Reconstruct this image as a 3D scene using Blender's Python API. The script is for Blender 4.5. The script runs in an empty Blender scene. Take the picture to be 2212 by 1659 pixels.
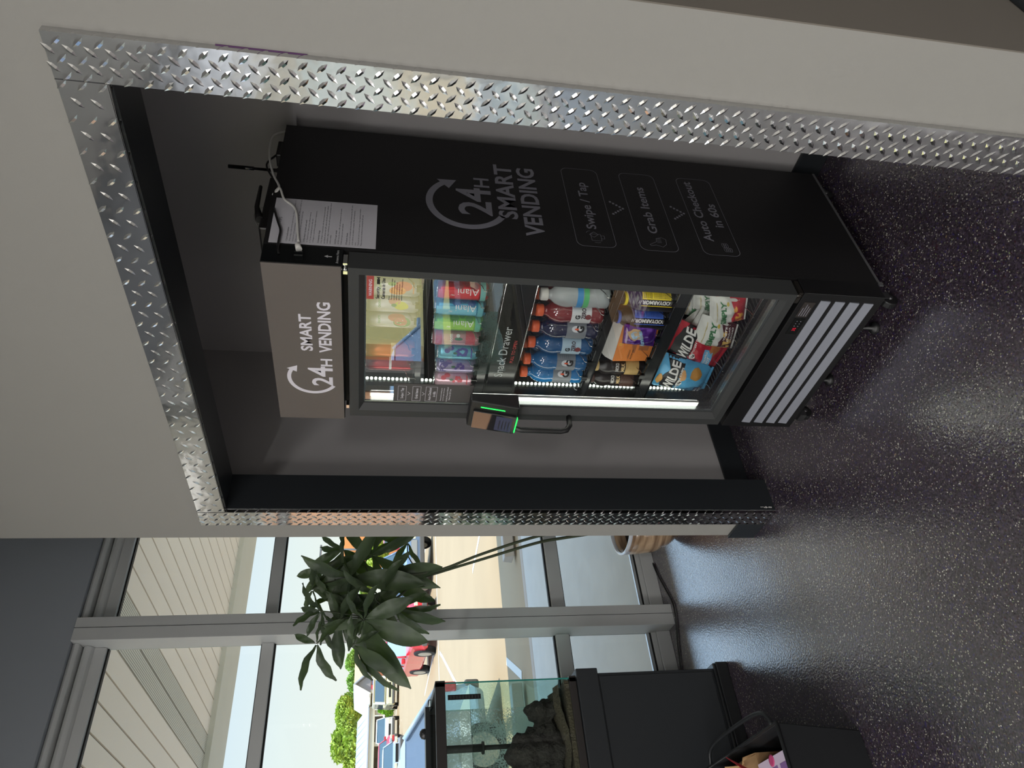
import bpy, bmesh, math, random
from mathutils import Vector, Matrix
random.seed(7)
C = bpy.context.scene.collection
PI = math.pi
# ------------------------------------------------------------------ camera
YAW, PIT, ROL, FPX, CAMZ = -0.869394, -0.1807555, 0.0338409, 1568.17, 1.55
fw = Vector((math.sin(YAW)*math.cos(PIT), math.cos(YAW)*math.cos(PIT), math.sin(PIT)))
r0 = Vector((math.cos(YAW), -math.sin(YAW), 0)); u0 = r0.cross(fw)
rt = math.cos(ROL)*r0 + math.sin(ROL)*u0
uv = -math.sin(ROL)*r0 + math.cos(ROL)*u0
cam = bpy.data.objects.new('camera', bpy.data.cameras.new('camera')); C.objects.link(cam)
R = Matrix((-uv, rt, -fw)).transposed()          # the phone was held sideways: world up points to image left
cam.matrix_world = Matrix.Translation((0, 0, CAMZ)) @ R.to_4x4()
cam.data.sensor_width = 36; cam.data.lens = FPX/2212*36; cam.data.clip_start = .02; cam.data.clip_end = 500
bpy.context.scene.camera = cam
def ray(x, y):
    return (1659-y-829.5)*rt + (1106-x)*uv + FPX*fw
def at(x, y, ax, val):
    """point of the photograph (x, y) where its ray meets the plane coordinate[ax] = val"""
    d = ray(x, y); o = Vector((0, 0, CAMZ)); return o + d*((val-o[ax])/d[ax])
# ------------------------------------------------------------------ world, sun, fill lights, exposure
sc = bpy.context.scene
sc.view_settings.view_transform = 'Standard'; sc.view_settings.look = 'None'
sc.view_settings.exposure = 0.25; sc.view_settings.gamma = 1; sc.view_settings.use_curve_mapping = False
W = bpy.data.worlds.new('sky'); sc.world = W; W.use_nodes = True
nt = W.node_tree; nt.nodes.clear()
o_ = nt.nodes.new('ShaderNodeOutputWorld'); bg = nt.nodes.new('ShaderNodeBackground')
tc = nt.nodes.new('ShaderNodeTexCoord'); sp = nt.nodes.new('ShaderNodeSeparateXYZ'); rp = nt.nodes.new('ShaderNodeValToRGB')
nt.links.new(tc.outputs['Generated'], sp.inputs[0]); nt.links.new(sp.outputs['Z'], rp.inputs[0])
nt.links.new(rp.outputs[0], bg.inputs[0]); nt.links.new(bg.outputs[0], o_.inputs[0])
e = rp.color_ramp.elements
e[0].position = 0.0; e[0].color = (.90, .90, .84, 1)
e[1].position = .9; e[1].color = (.30, .50, .85, 1)
n = e.new(.10); n.color = (.80, .87, .88, 1)
n = e.new(.27); n.color = (.56, .73, .96, 1)
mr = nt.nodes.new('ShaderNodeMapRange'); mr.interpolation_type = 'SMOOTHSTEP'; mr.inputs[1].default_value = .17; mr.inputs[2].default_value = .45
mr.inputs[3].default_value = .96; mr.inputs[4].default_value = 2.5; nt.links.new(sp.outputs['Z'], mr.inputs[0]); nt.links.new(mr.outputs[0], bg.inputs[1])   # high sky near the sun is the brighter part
def lamp(name, kind, loc, rot, power, size=None, sizey=None, color=(1, 1, 1)):
    d = bpy.data.lights.new(name, kind); d.energy = power; d.color = color
    if kind == 'AREA':
        d.shape = 'RECTANGLE'; d.size = size; d.size_y = sizey or size
    o = bpy.data.objects.new(name, d); C.objects.link(o); o.location = loc; o.rotation_euler = rot
    return o
sun = lamp('sun', 'SUN', (0, 0, 30), (0, 0, 0), 4.5, color=(1, .94, .83)); sun.data.angle = .01
sun.rotation_euler = Vector((-.34, .10, -1)).to_track_quat('-Z', 'Y').to_euler()
for lx, ly, lw in ((-2.2, -4.4, 120), (.4, -5.0, 130), (2.6, -4.2, 150), (3.0, -1.2, 90), (.2, -1.8, 34)):
    lamp('room_fill_light', 'AREA', (lx, ly, 3.55), (0, 0, 0), lw, 1.2, .6, (1, .985, .96))  # unseen area lights, added overhead to brighten the room and niche
# ------------------------------------------------------------------ materials
def lin(c):
    return tuple(((v/255)/12.92 if v/255 <= .04045 else ((v/255+.055)/1.055)**2.4) for v in c)
MC = {}
def mat(name, rgb=(128, 128, 128), rough=.5, metal=0, spec=.5, emit=None, es=1, alpha=1, coat=0, trans=0):
    if name in MC: return MC[name]
    m = bpy.data.materials.new(name); m.use_nodes = True; b = m.node_tree.nodes['Principled BSDF']
    b.inputs['Base Color'].default_value = (*lin(rgb), 1); b.inputs['Roughness'].default_value = rough
    b.inputs['Metallic'].default_value = metal; b.inputs['Specular IOR Level'].default_value = spec
    b.inputs['Coat Weight'].default_value = coat; b.inputs['Alpha'].default_value = alpha
    b.inputs['Transmission Weight'].default_value = trans
    if emit: b.inputs['Emission Color'].default_value = (*lin(emit), 1); b.inputs['Emission Strength'].default_value = es
    MC[name] = m; return m
def nodes(m): return m.node_tree.nodes, m.node_tree.links, m.node_tree.nodes['Principled BSDF']
def noisy(m, scale, amt, bump=0, detail=4, bscale=None, dist=.002):
    """procedural variation: multiplies the base colour by a noise and adds a bump"""
    N, L, b = nodes(m)
    t = N.new('ShaderNodeTexCoord'); n = N.new('ShaderNodeTexNoise'); n.inputs['Scale'].default_value = scale; n.inputs['Detail'].default_value = detail
    L.new(t.outputs['Object'], n.inputs['Vector'])
    r = N.new('ShaderNodeMapRange'); r.inputs[3].default_value = 1-amt; r.inputs[4].default_value = 1+amt
    L.new(n.outputs['Fac'], r.inputs[0])
    x = N.new('ShaderNodeMix'); x.data_type = 'RGBA'; x.blend_type = 'MULTIPLY'; x.inputs[0].default_value = 1
    x.inputs[6].default_value = b.inputs['Base Color'].default_value; L.new(r.outputs[0], x.inputs[7]); L.new(x.outputs[2], b.inputs['Base Color'])
    if bump:
        n2 = N.new('ShaderNodeTexNoise'); n2.inputs['Scale'].default_value = bscale or scale*6; n2.inputs['Detail'].default_value = 3
        L.new(t.outputs['Object'], n2.inputs['Vector'])
        bp = N.new('ShaderNodeBump'); bp.inputs['Strength'].default_value = bump; bp.inputs['Distance'].default_value = dist
        L.new(n2.outputs['Fac'], bp.inputs['Height']); L.new(bp.outputs[0], b.inputs['Normal'])
    return m
def glassy(name, tint=(1, 1, 1), f0=.04, rough=0.0, gcol=(1, 1, 1), speck=None, boost=1.0):
    """thin pane: fresnel mix of a clear (tinted) and a glossy closure"""
    if name in MC: return MC[name]
    m = bpy.data.materials.new(name); m.use_nodes = True; N = m.node_tree.nodes; L = m.node_tree.links; N.clear()
    o = N.new('ShaderNodeOutputMaterial'); mx = N.new('ShaderNodeMixShader'); tr = N.new('ShaderNodeBsdfTransparent'); gl = N.new('ShaderNodeBsdfGlossy')
    fr = N.new('ShaderNodeFresnel'); fr.inputs[0].default_value = 1.5
    ml = N.new('ShaderNodeMath'); ml.operation = 'MULTIPLY'; ml.inputs[1].default_value = boost; ml.use_clamp = True
    tr.inputs[0].default_value = (*tint, 1); gl.inputs[0].default_value = (*gcol, 1); gl.inputs[1].default_value = rough
    ge = N.new('ShaderNodeNewGeometry'); inv = N.new('ShaderNodeMath'); inv.operation = 'SUBTRACT'; inv.inputs[0].default_value = 1; L.new(ge.outputs['Backfacing'], inv.inputs[1])
    m3 = N.new('ShaderNodeMath'); m3.operation = 'MULTIPLY'; L.new(ml.outputs[0], m3.inputs[0]); L.new(inv.outputs[0], m3.inputs[1])   # the pane's exit side adds no second mirror
    L.new(fr.outputs[0], ml.inputs[0]); L.new(m3.outputs[0], mx.inputs[0]); L.new(tr.outputs[0], mx.inputs[1]); L.new(gl.outputs[0], mx.inputs[2])
    out = mx
    if speck:   # algae / lime specks sitting on the pane
        t = N.new('ShaderNodeTexCoord'); n1 = N.new('ShaderNodeTexNoise'); n1.inputs['Scale'].default_value = speck[0]; n1.inputs['Detail'].default_value = 6
        n2 = N.new('ShaderNodeTexNoise'); n2.inputs['Scale'].default_value = 5
        L.new(t.outputs['Object'], n1.inputs['Vector']); L.new(t.outputs['Object'], n2.inputs['Vector'])
        ad = N.new('ShaderNodeMath'); ad.operation = 'ADD'; L.new(n1.outputs['Fac'], ad.inputs[0]); L.new(n2.outputs['Fac'], ad.inputs[1])
        rr = N.new('ShaderNodeMapRange'); rr.inputs[1].default_value = speck[1]; rr.inputs[2].default_value = speck[1]+.09; rr.inputs[4].default_value = speck[2]
        L.new(ad.outputs[0], rr.inputs[0])
        df = N.new('ShaderNodeAddShader'); dd = N.new('ShaderNodeBsdfDiffuse'); dl = N.new('ShaderNodeBsdfTranslucent'); dd.inputs[0].default_value = (*[v*.4 for v in speck[3]], 1); dl.inputs[0].default_value = (*speck[3], 1); L.new(dd.outputs[0], df.inputs[0]); L.new(dl.outputs[0], df.inputs[1])
        m2 = N.new('ShaderNodeMixShader'); L.new(rr.outputs[0], m2.inputs[0]); L.new(mx.outputs[0], m2.inputs[1]); L.new(df.outputs[0], m2.inputs[2]); out = m2
    L.new(out.outputs[0], o.inputs[0]); MC[name] = m; return m
# ------------------------------------------------------------------ mesh helpers
def wloc(o):
    v = Vector((0, 0, 0))
    while o: v += o.location; o = o.parent
    return v
class MB:
    def __init__(s): s.bm = bmesh.new(); s.mi = 0
    def face(s, vs):
        try:
            f = s.bm.faces.new(vs); f.material_index = s.mi; return f
        except ValueError: return None
    def poly(s, pts): return s.face([s.bm.verts.new(p) for p in pts])
    def hexa(s, p):                       # 8 points: bottom ring 0-3, top ring 4-7
        v = [s.bm.verts.new(q) for q in p]
        for i in ((0, 3, 2, 1), (4, 5, 6, 7), (0, 1, 5, 4), (1, 2, 6, 5), (2, 3, 7, 6), (3, 0, 4, 7)): s.face([v[k] for k in i])
        return s
    def box(s, a, b):
        x0, x1 = sorted((a[0], b[0])); y0, y1 = sorted((a[1], b[1])); z0, z1 = sorted((a[2], b[2]))
        return s.hexa([(x0, y0, z0), (x1, y0, z0), (x1, y1, z0), (x0, y1, z0), (x0, y0, z1), (x1, y0, z1), (x1, y1, z1), (x0, y1, z1)])
    def prism(s, prof, axis, a, b):       # profile in the two other axes, extruded along axis from a to b
        def P(q, t):
            q = list(q); q.insert(axis, t); return q
        A = [s.bm.verts.new(P(q, a)) for q in prof]; B = [s.bm.verts.new(P(q, b)) for q in prof]; n = len(prof)
        s.face(A[::-1]); s.face(B)
        for i in range(n): s.face([A[i], A[(i+1) % n], B[(i+1) % n], B[i]])
        return s
    def lathe(s, prof, c=(0, 0), n=24, z0=0, cap=True):  # prof [(r, z)]
        rings = []
        for r, z in prof:
            rings.append([s.bm.verts.new((c[0]+r*math.cos(2*PI*i/n), c[1]+r*math.sin(2*PI*i/n), z0+z)) for i in range(n)])
        for a, b in zip(rings, rings[1:]):
            for i in range(n):
                f = s.face([a[i], a[(i+1) % n], b[(i+1) % n], b[i]])
                if f: f.smooth = True
        if cap: s.face(rings[0][::-1]); s.face(rings[-1])
        return s
    def tube(s, pts, r, n=8, cap=True):
        pts = [Vector(p) for p in pts]; rs = r if isinstance(r, (list, tuple)) else [r]*len(pts)
        rings = []; up = None
        for i, p in enumerate(pts):
            d = (pts[min(i+1, len(pts)-1)] - pts[max(i-1, 0)]).normalized()
            if up is None: up = d.orthogonal().normalized()
            up = (up - d*up.dot(d)).normalized(); q = d.cross(up)
            rings.append([s.bm.verts.new(p + rs[i]*(math.cos(2*PI*k/n)*up + math.sin(2*PI*k/n)*q)) for k in range(n)])
        for a, b in zip(rings, rings[1:]):
            for i in range(n):
                f = s.face([a[i], a[(i+1) % n], b[(i+1) % n], b[i]])
                if f: f.smooth = True
        if cap: s.face(rings[0][::-1]); s.face(rings[-1])
        return s
    def grid(s, rows, smooth=True):       # rows of points
        V = [[s.bm.verts.new(p) for p in r] for r in rows]
        for a, b in zip(V, V[1:]):
            for i in range(len(a)-1):
                f = s.face([a[i], a[i+1], b[i+1], b[i]])
                if f: f.smooth = smooth
        return s
    def blob(s, c, r, sub=2, jit=.15, seed=0, squash=(1, 1, 1)):
        rnd = random.Random(seed)
        res = bmesh.ops.create_icosphere(s.bm, subdivisions=sub, radius=1)
        ph = [rnd.uniform(0, 6) for _ in range(9)]
        for v in res['verts']:
            d = v.co.normalized()
            k = 1+jit*(math.sin(d.x*3.1+ph[0])+math.sin(d.y*4.3+ph[1])+math.sin(d.z*3.7+ph[2])+.6*math.sin(d.x*8+d.y*5+ph[3])+.5*math.sin(d.z*9+ph[4]+d.y*4))/2
            v.co = Vector(c)+Vector((d.x*r*squash[0]*k, d.y*r*squash[1]*k, d.z*r*squash[2]*k))
        for f in s.bm.faces:
            if all(v in res['verts'] for v in f.verts[:1]): f.material_index = s.mi
        return s
    def text(s, me, fmap, extr=0):        # me: (verts2d, faces), fmap(x, y) -> 3D
        vs = [s.bm.verts.new(fmap(x, y)) for x, y in me[0]]
        for f in me[1]: s.face([vs[i] for i in f])
        return s
    def xf(s, M):
        bmesh.ops.transform(s.bm, matrix=M, verts=s.bm.verts); return s
    def build(s, name, m, parent=None, bevel=0, seg=2, smooth=False, recalc=True, origin=None):
        bm = s.bm
        if recalc: bmesh.ops.recalc_face_normals(bm, faces=bm.faces)
        o0 = wloc(parent) if parent else (Vector(origin) if origin is not None else Vector((0, 0, 0)))
        bmesh.ops.translate(bm, verts=bm.verts, vec=-o0)
        me = bpy.data.meshes.new(name); bm.to_mesh(me); bm.free()
        for mm in (m if isinstance(m, (list, tuple)) else [m]): me.materials.append(mm)
        if smooth:
            for p in me.polygons: p.use_smooth = True
        o = bpy.data.objects.new(name, me); C.objects.link(o)
        if parent: o.parent = parent
        elif origin is not None: o.location = origin
        if bevel:
            b = o.modifiers.new('bevel', 'BEVEL'); b.width = bevel; b.segments = seg; b.limit_method = 'ANGLE'; b.angle_limit = .6
            b.harden_normals = False
        return o
def thing(name, label, cat, loc=(0, 0, 0), group=None):
    o = bpy.data.objects.new(name, None); C.objects.link(o); o.location = loc; o.empty_display_size = .05
    o['label'] = label; o['category'] = cat
    if group: o['group'] = group
    return o
def tag(o, label, cat, group=None, kind=None):
    o['label'] = label; o['category'] = cat
    if group: o['group'] = group
    if kind: o['kind'] = kind
    return o
def struct(o, label=None):
    o['kind'] = 'structure'
    if label: o['label'] = label
    return o
TXT = {}
def text2d(st, bold=0.0):
    """outline of a line of lettering, scaled to cap height 1 with its left end at x = 0"""
    k = (st, bold)
    if k in TXT: return TXT[k]
    cu = bpy.data.curves.new('lettering', 'FONT'); cu.body = st; cu.size = 1; cu.offset = bold; cu.resolution_u = 3; cu.fill_mode = 'FRONT'
    ob = bpy.data.objects.new('lettering', cu)
    me = bpy.data.meshes.new_from_object(ob)
    bm = bmesh.new(); bm.from_mesh(me); bmesh.ops.triangulate(bm, faces=bm.faces)
    for k_ in range(4):                                   # short edges, so that lettering can follow a curved can or bag
        ed = [e_ for e_ in bm.edges if e_.calc_length() > .16]
        if not ed: break
        bmesh.ops.subdivide_edges(bm, edges=ed, cuts=1); bmesh.ops.triangulate(bm, faces=bm.faces)
    bm.verts.index_update(); vs = [(v.co.x, v.co.y) for v in bm.verts]; fs = [tuple(v.index for v in f.verts) for f in bm.faces]; bm.free()
    bpy.data.objects.remove(ob); bpy.data.curves.remove(cu); bpy.data.meshes.remove(me)
    if vs:
        x0 = min(v[0] for v in vs); x1 = max(v[0] for v in vs)
        vs = [((v[0]-x0)/.73, v[1]/.73) for v in vs]; w = (x1-x0)/.73
    else: w = 1
    TXT[k] = ((vs, fs), w); return TXT[k]
def put_text(mb, st, org, ex, ey, h, w=None, bold=0.0, align='l'):
    """lettering in the plane org + x*ex + y*ey, cap height h, total width w"""
    me, w0 = text2d(st, bold); sx = (w/w0) if w else h
    org = Vector(org); ex = Vector(ex); ey = Vector(ey); off = 0
    if align == 'c': off = -sx*w0/2
    mb.text(me, lambda x, y: org + ex*(x*sx+off) + ey*(y*h))
def on_cyl(mb, st, c, Rr, a0, z, h, w=None, bold=0.0, turn=False):
    """lettering wrapped round a vertical cylinder; a0 = angle of its middle; turn: reads upward"""
    me, w0 = text2d(st, bold); sx = (w/w0) if w else h
    def f(x, y):
        if turn: s_, t_ = -(y*h-h/2), x*sx-sx*w0/2
        else: s_, t_ = x*sx-sx*w0/2, y*h-h/2
        a = a0+s_/Rr
        return (c[0]+Rr*math.cos(a), c[1]+Rr*math.sin(a), z+t_)
    mb.text(me, f)
def disc_cyl(mb, c, Rr, a0, z, rx, rz, n=16, jag=0, a1=0, a2=2*PI):
    pts = [(rx*math.cos(a1+(a2-a1)*i/n)*(1+jag*math.sin(5*i)), rz*math.sin(a1+(a2-a1)*i/n)*(1+jag*math.cos(3*i))) for i in range(n)]
    P = [(c[0]+Rr*math.cos(a0+x/Rr), c[1]+Rr*math.sin(a0+x/Rr), z+t) for x, t in pts]
    ctr = mb.bm.verts.new((c[0]+Rr*math.cos(a0)*1.0, c[1]+Rr*math.sin(a0), z)); V = [mb.bm.verts.new(p) for p in P]
    for i in range(n): mb.face([ctr, V[i], V[(i+1) % n]])
# ================================================================== the room
WY = 1.345                                 # face of the alcove wall; the plate frame stands 17 mm off it
wallm = noisy(mat('painted wall', (146, 144, 139), .75), 3, .02, .12, bscale=240, dist=.0008)
taupe = noisy(mat('taupe wall', (112, 106, 98), .8), 3, .03, .1, bscale=240, dist=.0008)
nookm = noisy(mat('grey alcove paint', (158, 155, 155), .6), 2, .03, .1, bscale=260, dist=.0006)
headm = noisy(mat('dark grey header paint', (138, 143, 150), .8), 2, .03, .1, bscale=240, dist=.0006)
blackp = noisy(mat('black trim paint', (34, 37, 40), .35), 6, .06, .1, bscale=90, dist=.001)
ceilm = mat('ceiling paint', (205, 205, 200), .9)
alum = noisy(mat('clear anodised window frame', (188, 190, 190), .45, metal=.1), 8, .03)
gasket = mat('black gasket', (14, 14, 15), .6)
floorm = mat('flake epoxy floor', (52, 46, 54), .30, coat=1.0, spec=.6)
N, L, b = nodes(floorm)
t = N.new('ShaderNodeTexCoord')
def vor(scale, stops):
    v = N.new('ShaderNodeTexVoronoi'); v.inputs['Scale'].default_value = scale; L.new(t.outputs['Object'], v.inputs['Vector'])
    s_ = N.new('ShaderNodeSeparateColor'); L.new(v.outputs['Color'], s_.inputs[0])
    r = N.new('ShaderNodeValToRGB'); r.color_ramp.interpolation = 'CONSTANT'; L.new(s_.outputs[0], r.inputs[0])
    el = r.color_ramp.elements; el[0].position = 0; el[0].color = (*lin(stops[0][1]), 1); el[1].position = stops[1][0]; el[1].color = (*lin(stops[1][1]), 1)
    for p_, c_ in stops[2:]: q = el.new(p_); q.color = (*lin(c_), 1)
    return v, s_, r
v1, s1, r1 = vor(230, [(0, (44, 36, 46)), (.25, (58, 48, 62)), (.45, (48, 42, 46)), (.60, (66, 55, 70)), (.74, (68, 61, 64)), (.86, (82, 72, 84)), (.92, (58, 32, 40)), (.95, (50, 40, 88)), (.985, (140, 136, 130))])
v2, s2, r2 = vor(330, [(0, (150, 146, 130)), (.35, (178, 176, 160)), (.6, (205, 204, 192)), (.82, (126, 142, 98)), (.93, (150, 126, 96))])
gt = N.new('ShaderNodeMath'); gt.operation = 'GREATER_THAN'; gt.inputs[1].default_value = .962; L.new(s2.outputs[1], gt.inputs[0])
mx = N.new('ShaderNodeMix'); mx.data_type = 'RGBA'; L.new(gt.outputs[0], mx.inputs[0]); L.new(r1.outputs[0], mx.inputs[6]); L.new(r2.outputs[0], mx.inputs[7])
L.new(mx.outputs[2], b.inputs['Base Color'])
nz = N.new('ShaderNodeTexNoise'); nz.inputs['Scale'].default_value = 125; nz.inputs['Detail'].default_value = 3; L.new(t.outputs['Object'], nz.inputs['Vector'])
bp = N.new('ShaderNodeBump'); bp.inputs['Strength'].default_value = .40; bp.inputs['Distance'].default_value = .0030; L.new(nz.outputs['Fac'], bp.inputs['Height']); L.new(bp.outputs[0], b.inputs['Normal']); L.new(bp.outputs[0], b.inputs['Coat Normal']); b.inputs['Coat Roughness'].default_value = .11; b.inputs['Coat IOR'].default_value = 2.5

struct(MB().box((-3.62, -6, -.12), (4.2, 3.6, 0)).build('floor', floorm), 'purple and grey flake epoxy floor')
struct(MB().box((-3.7, -6, 3.6), (4.2, 3.6, 3.7)).build('ceiling', ceilm))
# alcove wall with its opening
xo0, xo1, zo, SX = -2.305, -.763, 2.056, -2.513
m = MB()
m.box((SX, WY, 0), (xo0, 1.477, 3.6)); m.box((xo1, WY, 0), (-.508, 1.477, 3.6)); m.box((xo0, WY, zo), (xo1, 1.477, 3.6))
struct(m.build('wall_front', wallm), 'pale grey painted wall round the alcove')
m = MB(); m.box((SX, 1.477, 0), (-2.43, 2.18, 3.6)); struct(m.build('wall_stub', wallm))
m = MB(); m.box((-.565, 1.4775, 0), (-.508, 3.5, 3.6)); m.box((-.508, WY, 0), (-.505, 3.5, 3.6)); struct(m.build('wall_return', taupe), 'taupe wall round the corner from the alcove')
# niche: grey side, back and right walls, ceiling
m = MB(); m.box((-2.43, 1.477, 0), (-2.424, 2.18, 2.45)); struct(m.build('wall_niche_left', nookm))
m = MB(); m.box((SX, 2.18, 0), (-.5, 2.26, 3.6)); struct(m.build('wall_niche_back', nookm))
m = MB(); m.box((-.572, 1.477, 0), (-.565, 2.18, 2.45)); struct(m.build('wall_niche_right', nookm))
m = MB(); m.box((-2.43, 1.477, 2.45), (-.565, 2.18, 2.5)); struct(m.build('ceiling_niche', nookm))
# black lining of the opening and baseboards
m = MB(); m.box((xo0-.006, WY-.004, 0), (xo0+.004, 1.480, zo-.004)); struct(m.build('trim_1', blackp), 'black painted left jamb of the alcove')
m = MB(); m.box((xo0-.006, WY-.004, zo-.004), (xo1+.006, 1.480, zo+.004)); struct(m.build('trim_2', blackp), 'black painted head of the alcove opening')
m = MB(); m.box((xo1-.004, WY-.004, 0), (xo1+.006, 1.480, zo-.004)); struct(m.build('trim_3', blackp))
def base(name, a, b_, h=.102): return struct(MB().box((*a, 0), (*b_, h)).build(name, blackp, bevel=.004))
base('baseboard_left', (-2.424, 1.48), (-2.410, 2.166)); base('baseboard_back', (-2.424, 2.166), (-.572, 2.18)); base('baseboard_right', (-.586, 1.48), (-.572, 2.166))
base('baseboard_front', (SX-.004, WY-.013), (-2.395, WY), .115); base('baseboard_front_right', (xo1+.090, WY-.013), (-.505, WY), .115); base('baseboard_return', (-.505, 1.36), (-.492, 3.5), .165)
# black nosing: white scuff on the jamb foot
scuff = mat('white scuffed edge', (214, 212, 208), .7)
m = MB(); rnd = random.Random(3)
for i in range(7):
    z = .012+i*.007; m.box((xo0+.0035, 1.349+rnd.uniform(0, .004), z), (xo0+.0045, 1.353+rnd.uniform(0, .004), z+.005))
tag(m.build('paint_scuff', scuff), 'thin white scuff at the foot of the black alcove jamb', 'scuff')
# rest of the room (behind the camera) and the end of the window bay
struct(MB().box((SX-1.2, 3.0, 0), (-.505, 3.1, 3.6)).build('wall_bay_end', wallm))
struct(MB().box((4.1, -6, 0), (4.2, 3.6, 3.6)).build('wall_right', wallm))
struct(MB().box((-.505, 3.5, 0), (4.2, 3.6, 3.6)).build('wall_far_right', taupe))
struct(MB().box((-3.7, -6.1, 0), (4.2, -6, 3.6)).build('wall_behind', wallm))
struct(MB().box((-3.72, -6, 2.871), (-3.50, 3.6, 3.6)).build('wall_window_header', headm), 'dark grey header wall above the storefront windows')
# ------------------------------------------------------------------ storefront windows
pane = glassy('window glass', (.95, .975, .96), boost=.9)
mull = [2.93, 1.412, -.09, -1.59, -3.09, -4.59]          # mullion centres
wx = -3.58
def window(i, y0, y1):
    f = struct(MB().build('window_%d' % i, alum))
    bm = MB()
    bm.box((wx-.055, y0, 0), (wx, y1, .074)); bm.box((wx-.05, y0, .074), (wx-.012, y1, .100))       # sill, stepped
    bm.box((wx-.055, y0, .548), (wx, y1, .618)); bm.box((wx-.055, y0, 2.003), (wx, y1, 2.058))       # rail, transom
    bm.box((wx-.055, y0, 2.742), (wx, y1, 2.871))
    bm.prism([(wx, 2.79), (wx+.022, 2.80), (wx+.03, 2.815), (wx+.022, 2.83), (wx, 2.838)], 1, y0, y1)
    bm.prism([(wx, 2.838), (wx+.05, 2.842), (wx+.062, 2.856), (wx+.05, 2.871), (wx, 2.871)], 1, y0, y1)
    o = bm.build('window_frame', alum, f, bevel=.003)
    g = MB()
    for z in (.100, .618, 2.735): g.box((wx-.046, y0, z), (wx-.022, y1, z+.008))
    g.box((wx-.046, y0, .540), (wx-.022, y1, .548)); g.box((wx-.046, y0, 1.996), (wx-.022, y1, 2.003)); g.box((wx-.046, y0, 2.058), (wx-.022, y1, 2.064))
    g.build('gasket', gasket, f)
    wh = MB(); wh.box((wx-.04, y0, .108), (wx-.026, y1, .124)); wh.build('glazing_bead', mat('bright bead', (200, 205, 208), .3, metal=.5), f)
    for k, (z0, z1) in enumerate(((.108, .542), (.626, 1.998), (2.062, 2.737))):
        q = MB(); q.box((wx-.034, y0, z0), (wx-.029, y1, z1)); q.build('glass_pane', pane, f)
for i, (a, b_) in enumerate(zip(mull, mull[1:])): window(i+1, b_+.054, a-.054)
window(6, mull[5]-1.4, mull[5]-.054)
for k, y in enumerate(mull):
    m = MB(); m.box((-3.62, y-.054, 0), (-3.49, y+.054, 2.871))
    o = struct(m.build('trim_%d' % (k+4), alum, bevel=.002))
    g = MB(); g.box((-3.4905, y+.004, 0), (-3.4892, y+.006, 2.871)); struct(g.build('trim_seam', gasket, o))
# ------------------------------------------------------------------ diamond plate frame
dp = mat('bright aluminium tread plate', (206, 206, 206), .09, metal=1)
N, L, b = nodes(dp); t = N.new('ShaderNodeTexCoord'); nz = N.new('ShaderNodeTexNoise'); nz.inputs['Scale'].default_value = 14; nz.inputs['Detail'].default_value = 2
L.new(t.outputs['Object'], nz.inputs['Vector']); bp = N.new('ShaderNodeBump'); bp.inputs['Strength'].default_value = .25; bp.inputs['Distance'].default_value = .004
L.new(nz.outputs['Fac'], bp.inputs['Height']); L.new(bp.outputs[0], b.inputs['Normal'])
def lug(mb, o, ex, ey, nrm, ang, ln=.0285, wd=.0092, h=.0021):
    a = ex*math.cos(ang)+ey*math.sin(ang); c = nrm.cross(a)
    P = [o-a*ln/2, o-a*ln*.17-c*wd/2, o+a*ln*.17-c*wd/2, o+a*ln/2, o+a*ln*.17+c*wd/2, o-a*ln*.17+c*wd/2]
    V = [mb.bm.verts.new(p) for p in P]; T = [mb.bm.verts.new(o-a*ln*.16+nrm*h), mb.bm.verts.new(o+a*ln*.16+nrm*h)]
    for q in ((V[0], V[1], T[0]), (V[1], V[2], T[1], T[0]), (V[2], V[3], T[1]), (V[3], V[4], T[1]), (V[4], V[5], T[0], T[1]), (V[5], V[0], T[0])): mb.face(list(q))
def lugs(mb, org, ex, ey, w, h, px=.033, pz=.0345, ph=.5):
    """rows of tread lugs over a w x h face, two diagonals interleaved"""
    org, ex, ey = Vector(org), Vector(ex), Vector(ey); nrm = ex.cross(ey)
    nx = int(w/(px/2))+1; nz_ = int(h/pz)+2
    for i in range(nx):
        x = px*.22+i*px/2
        if x > w-.004 or x < .004: continue
        for j in range(nz_):
            z = (j+(0.5 if i % 2 else 0))*pz+ph*pz
            if z > h-.004 or z < .004: continue
            lug(mb, org+ex*x+ey*z, ex, ey, nrm, (-.80 if i % 2 == 0 else .80)+PI*0)
FY = 1.328
t_ = thing('diamond_plate_frame', 'bright aluminium diamond plate frame edging the alcove opening', 'frame', (-1.5, FY, 0))
zt = 2.144
m = MB(); m.box((xo0-.088, FY, 0), (xo0, WY, zt)); lugs(m, (xo0-.088, FY, 0), (1, 0, 0), (0, 0, 1), .088, zt)
lugs(m, (xo0, FY, 0), (0, 1, 0), (0, 0, 1), .036, zo, px=.030); m.box((xo0-.001, FY, 0), (xo0+.001, FY+.034, zo-.002)); m.build('left_strip', dp, t_, recalc=False)
m = MB(); m.box((xo0, FY, zo), (xo1, WY, zt-.0005)); lugs(m, (xo0, FY, zo), (1, 0, 0), (0, 0, 1), xo1-xo0, .088, px=.0690, pz=.0172*2, ph=.3)
m.box((xo0+.002, FY, zo-.001), (xo1-.002, FY+.034, zo+.001)); lugs(m, (xo0, FY+.034, zo-.001), (1, 0, 0), (0, -1, 0), xo1-xo0, .034, px=.0690); m.build('top_strip', dp, t_, recalc=False)
m = MB(); m.box((xo1, FY, 0), (xo1+.088, WY, zt)); lugs(m, (xo1, FY, 0), (1, 0, 0), (0, 0, 1), .088, zt)
lugs(m, (xo1+.088, FY, 0), (0, 1, 0), (0, 0, 1), .017, zt, px=.034); m.build('right_strip', dp, t_, recalc=False)
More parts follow.
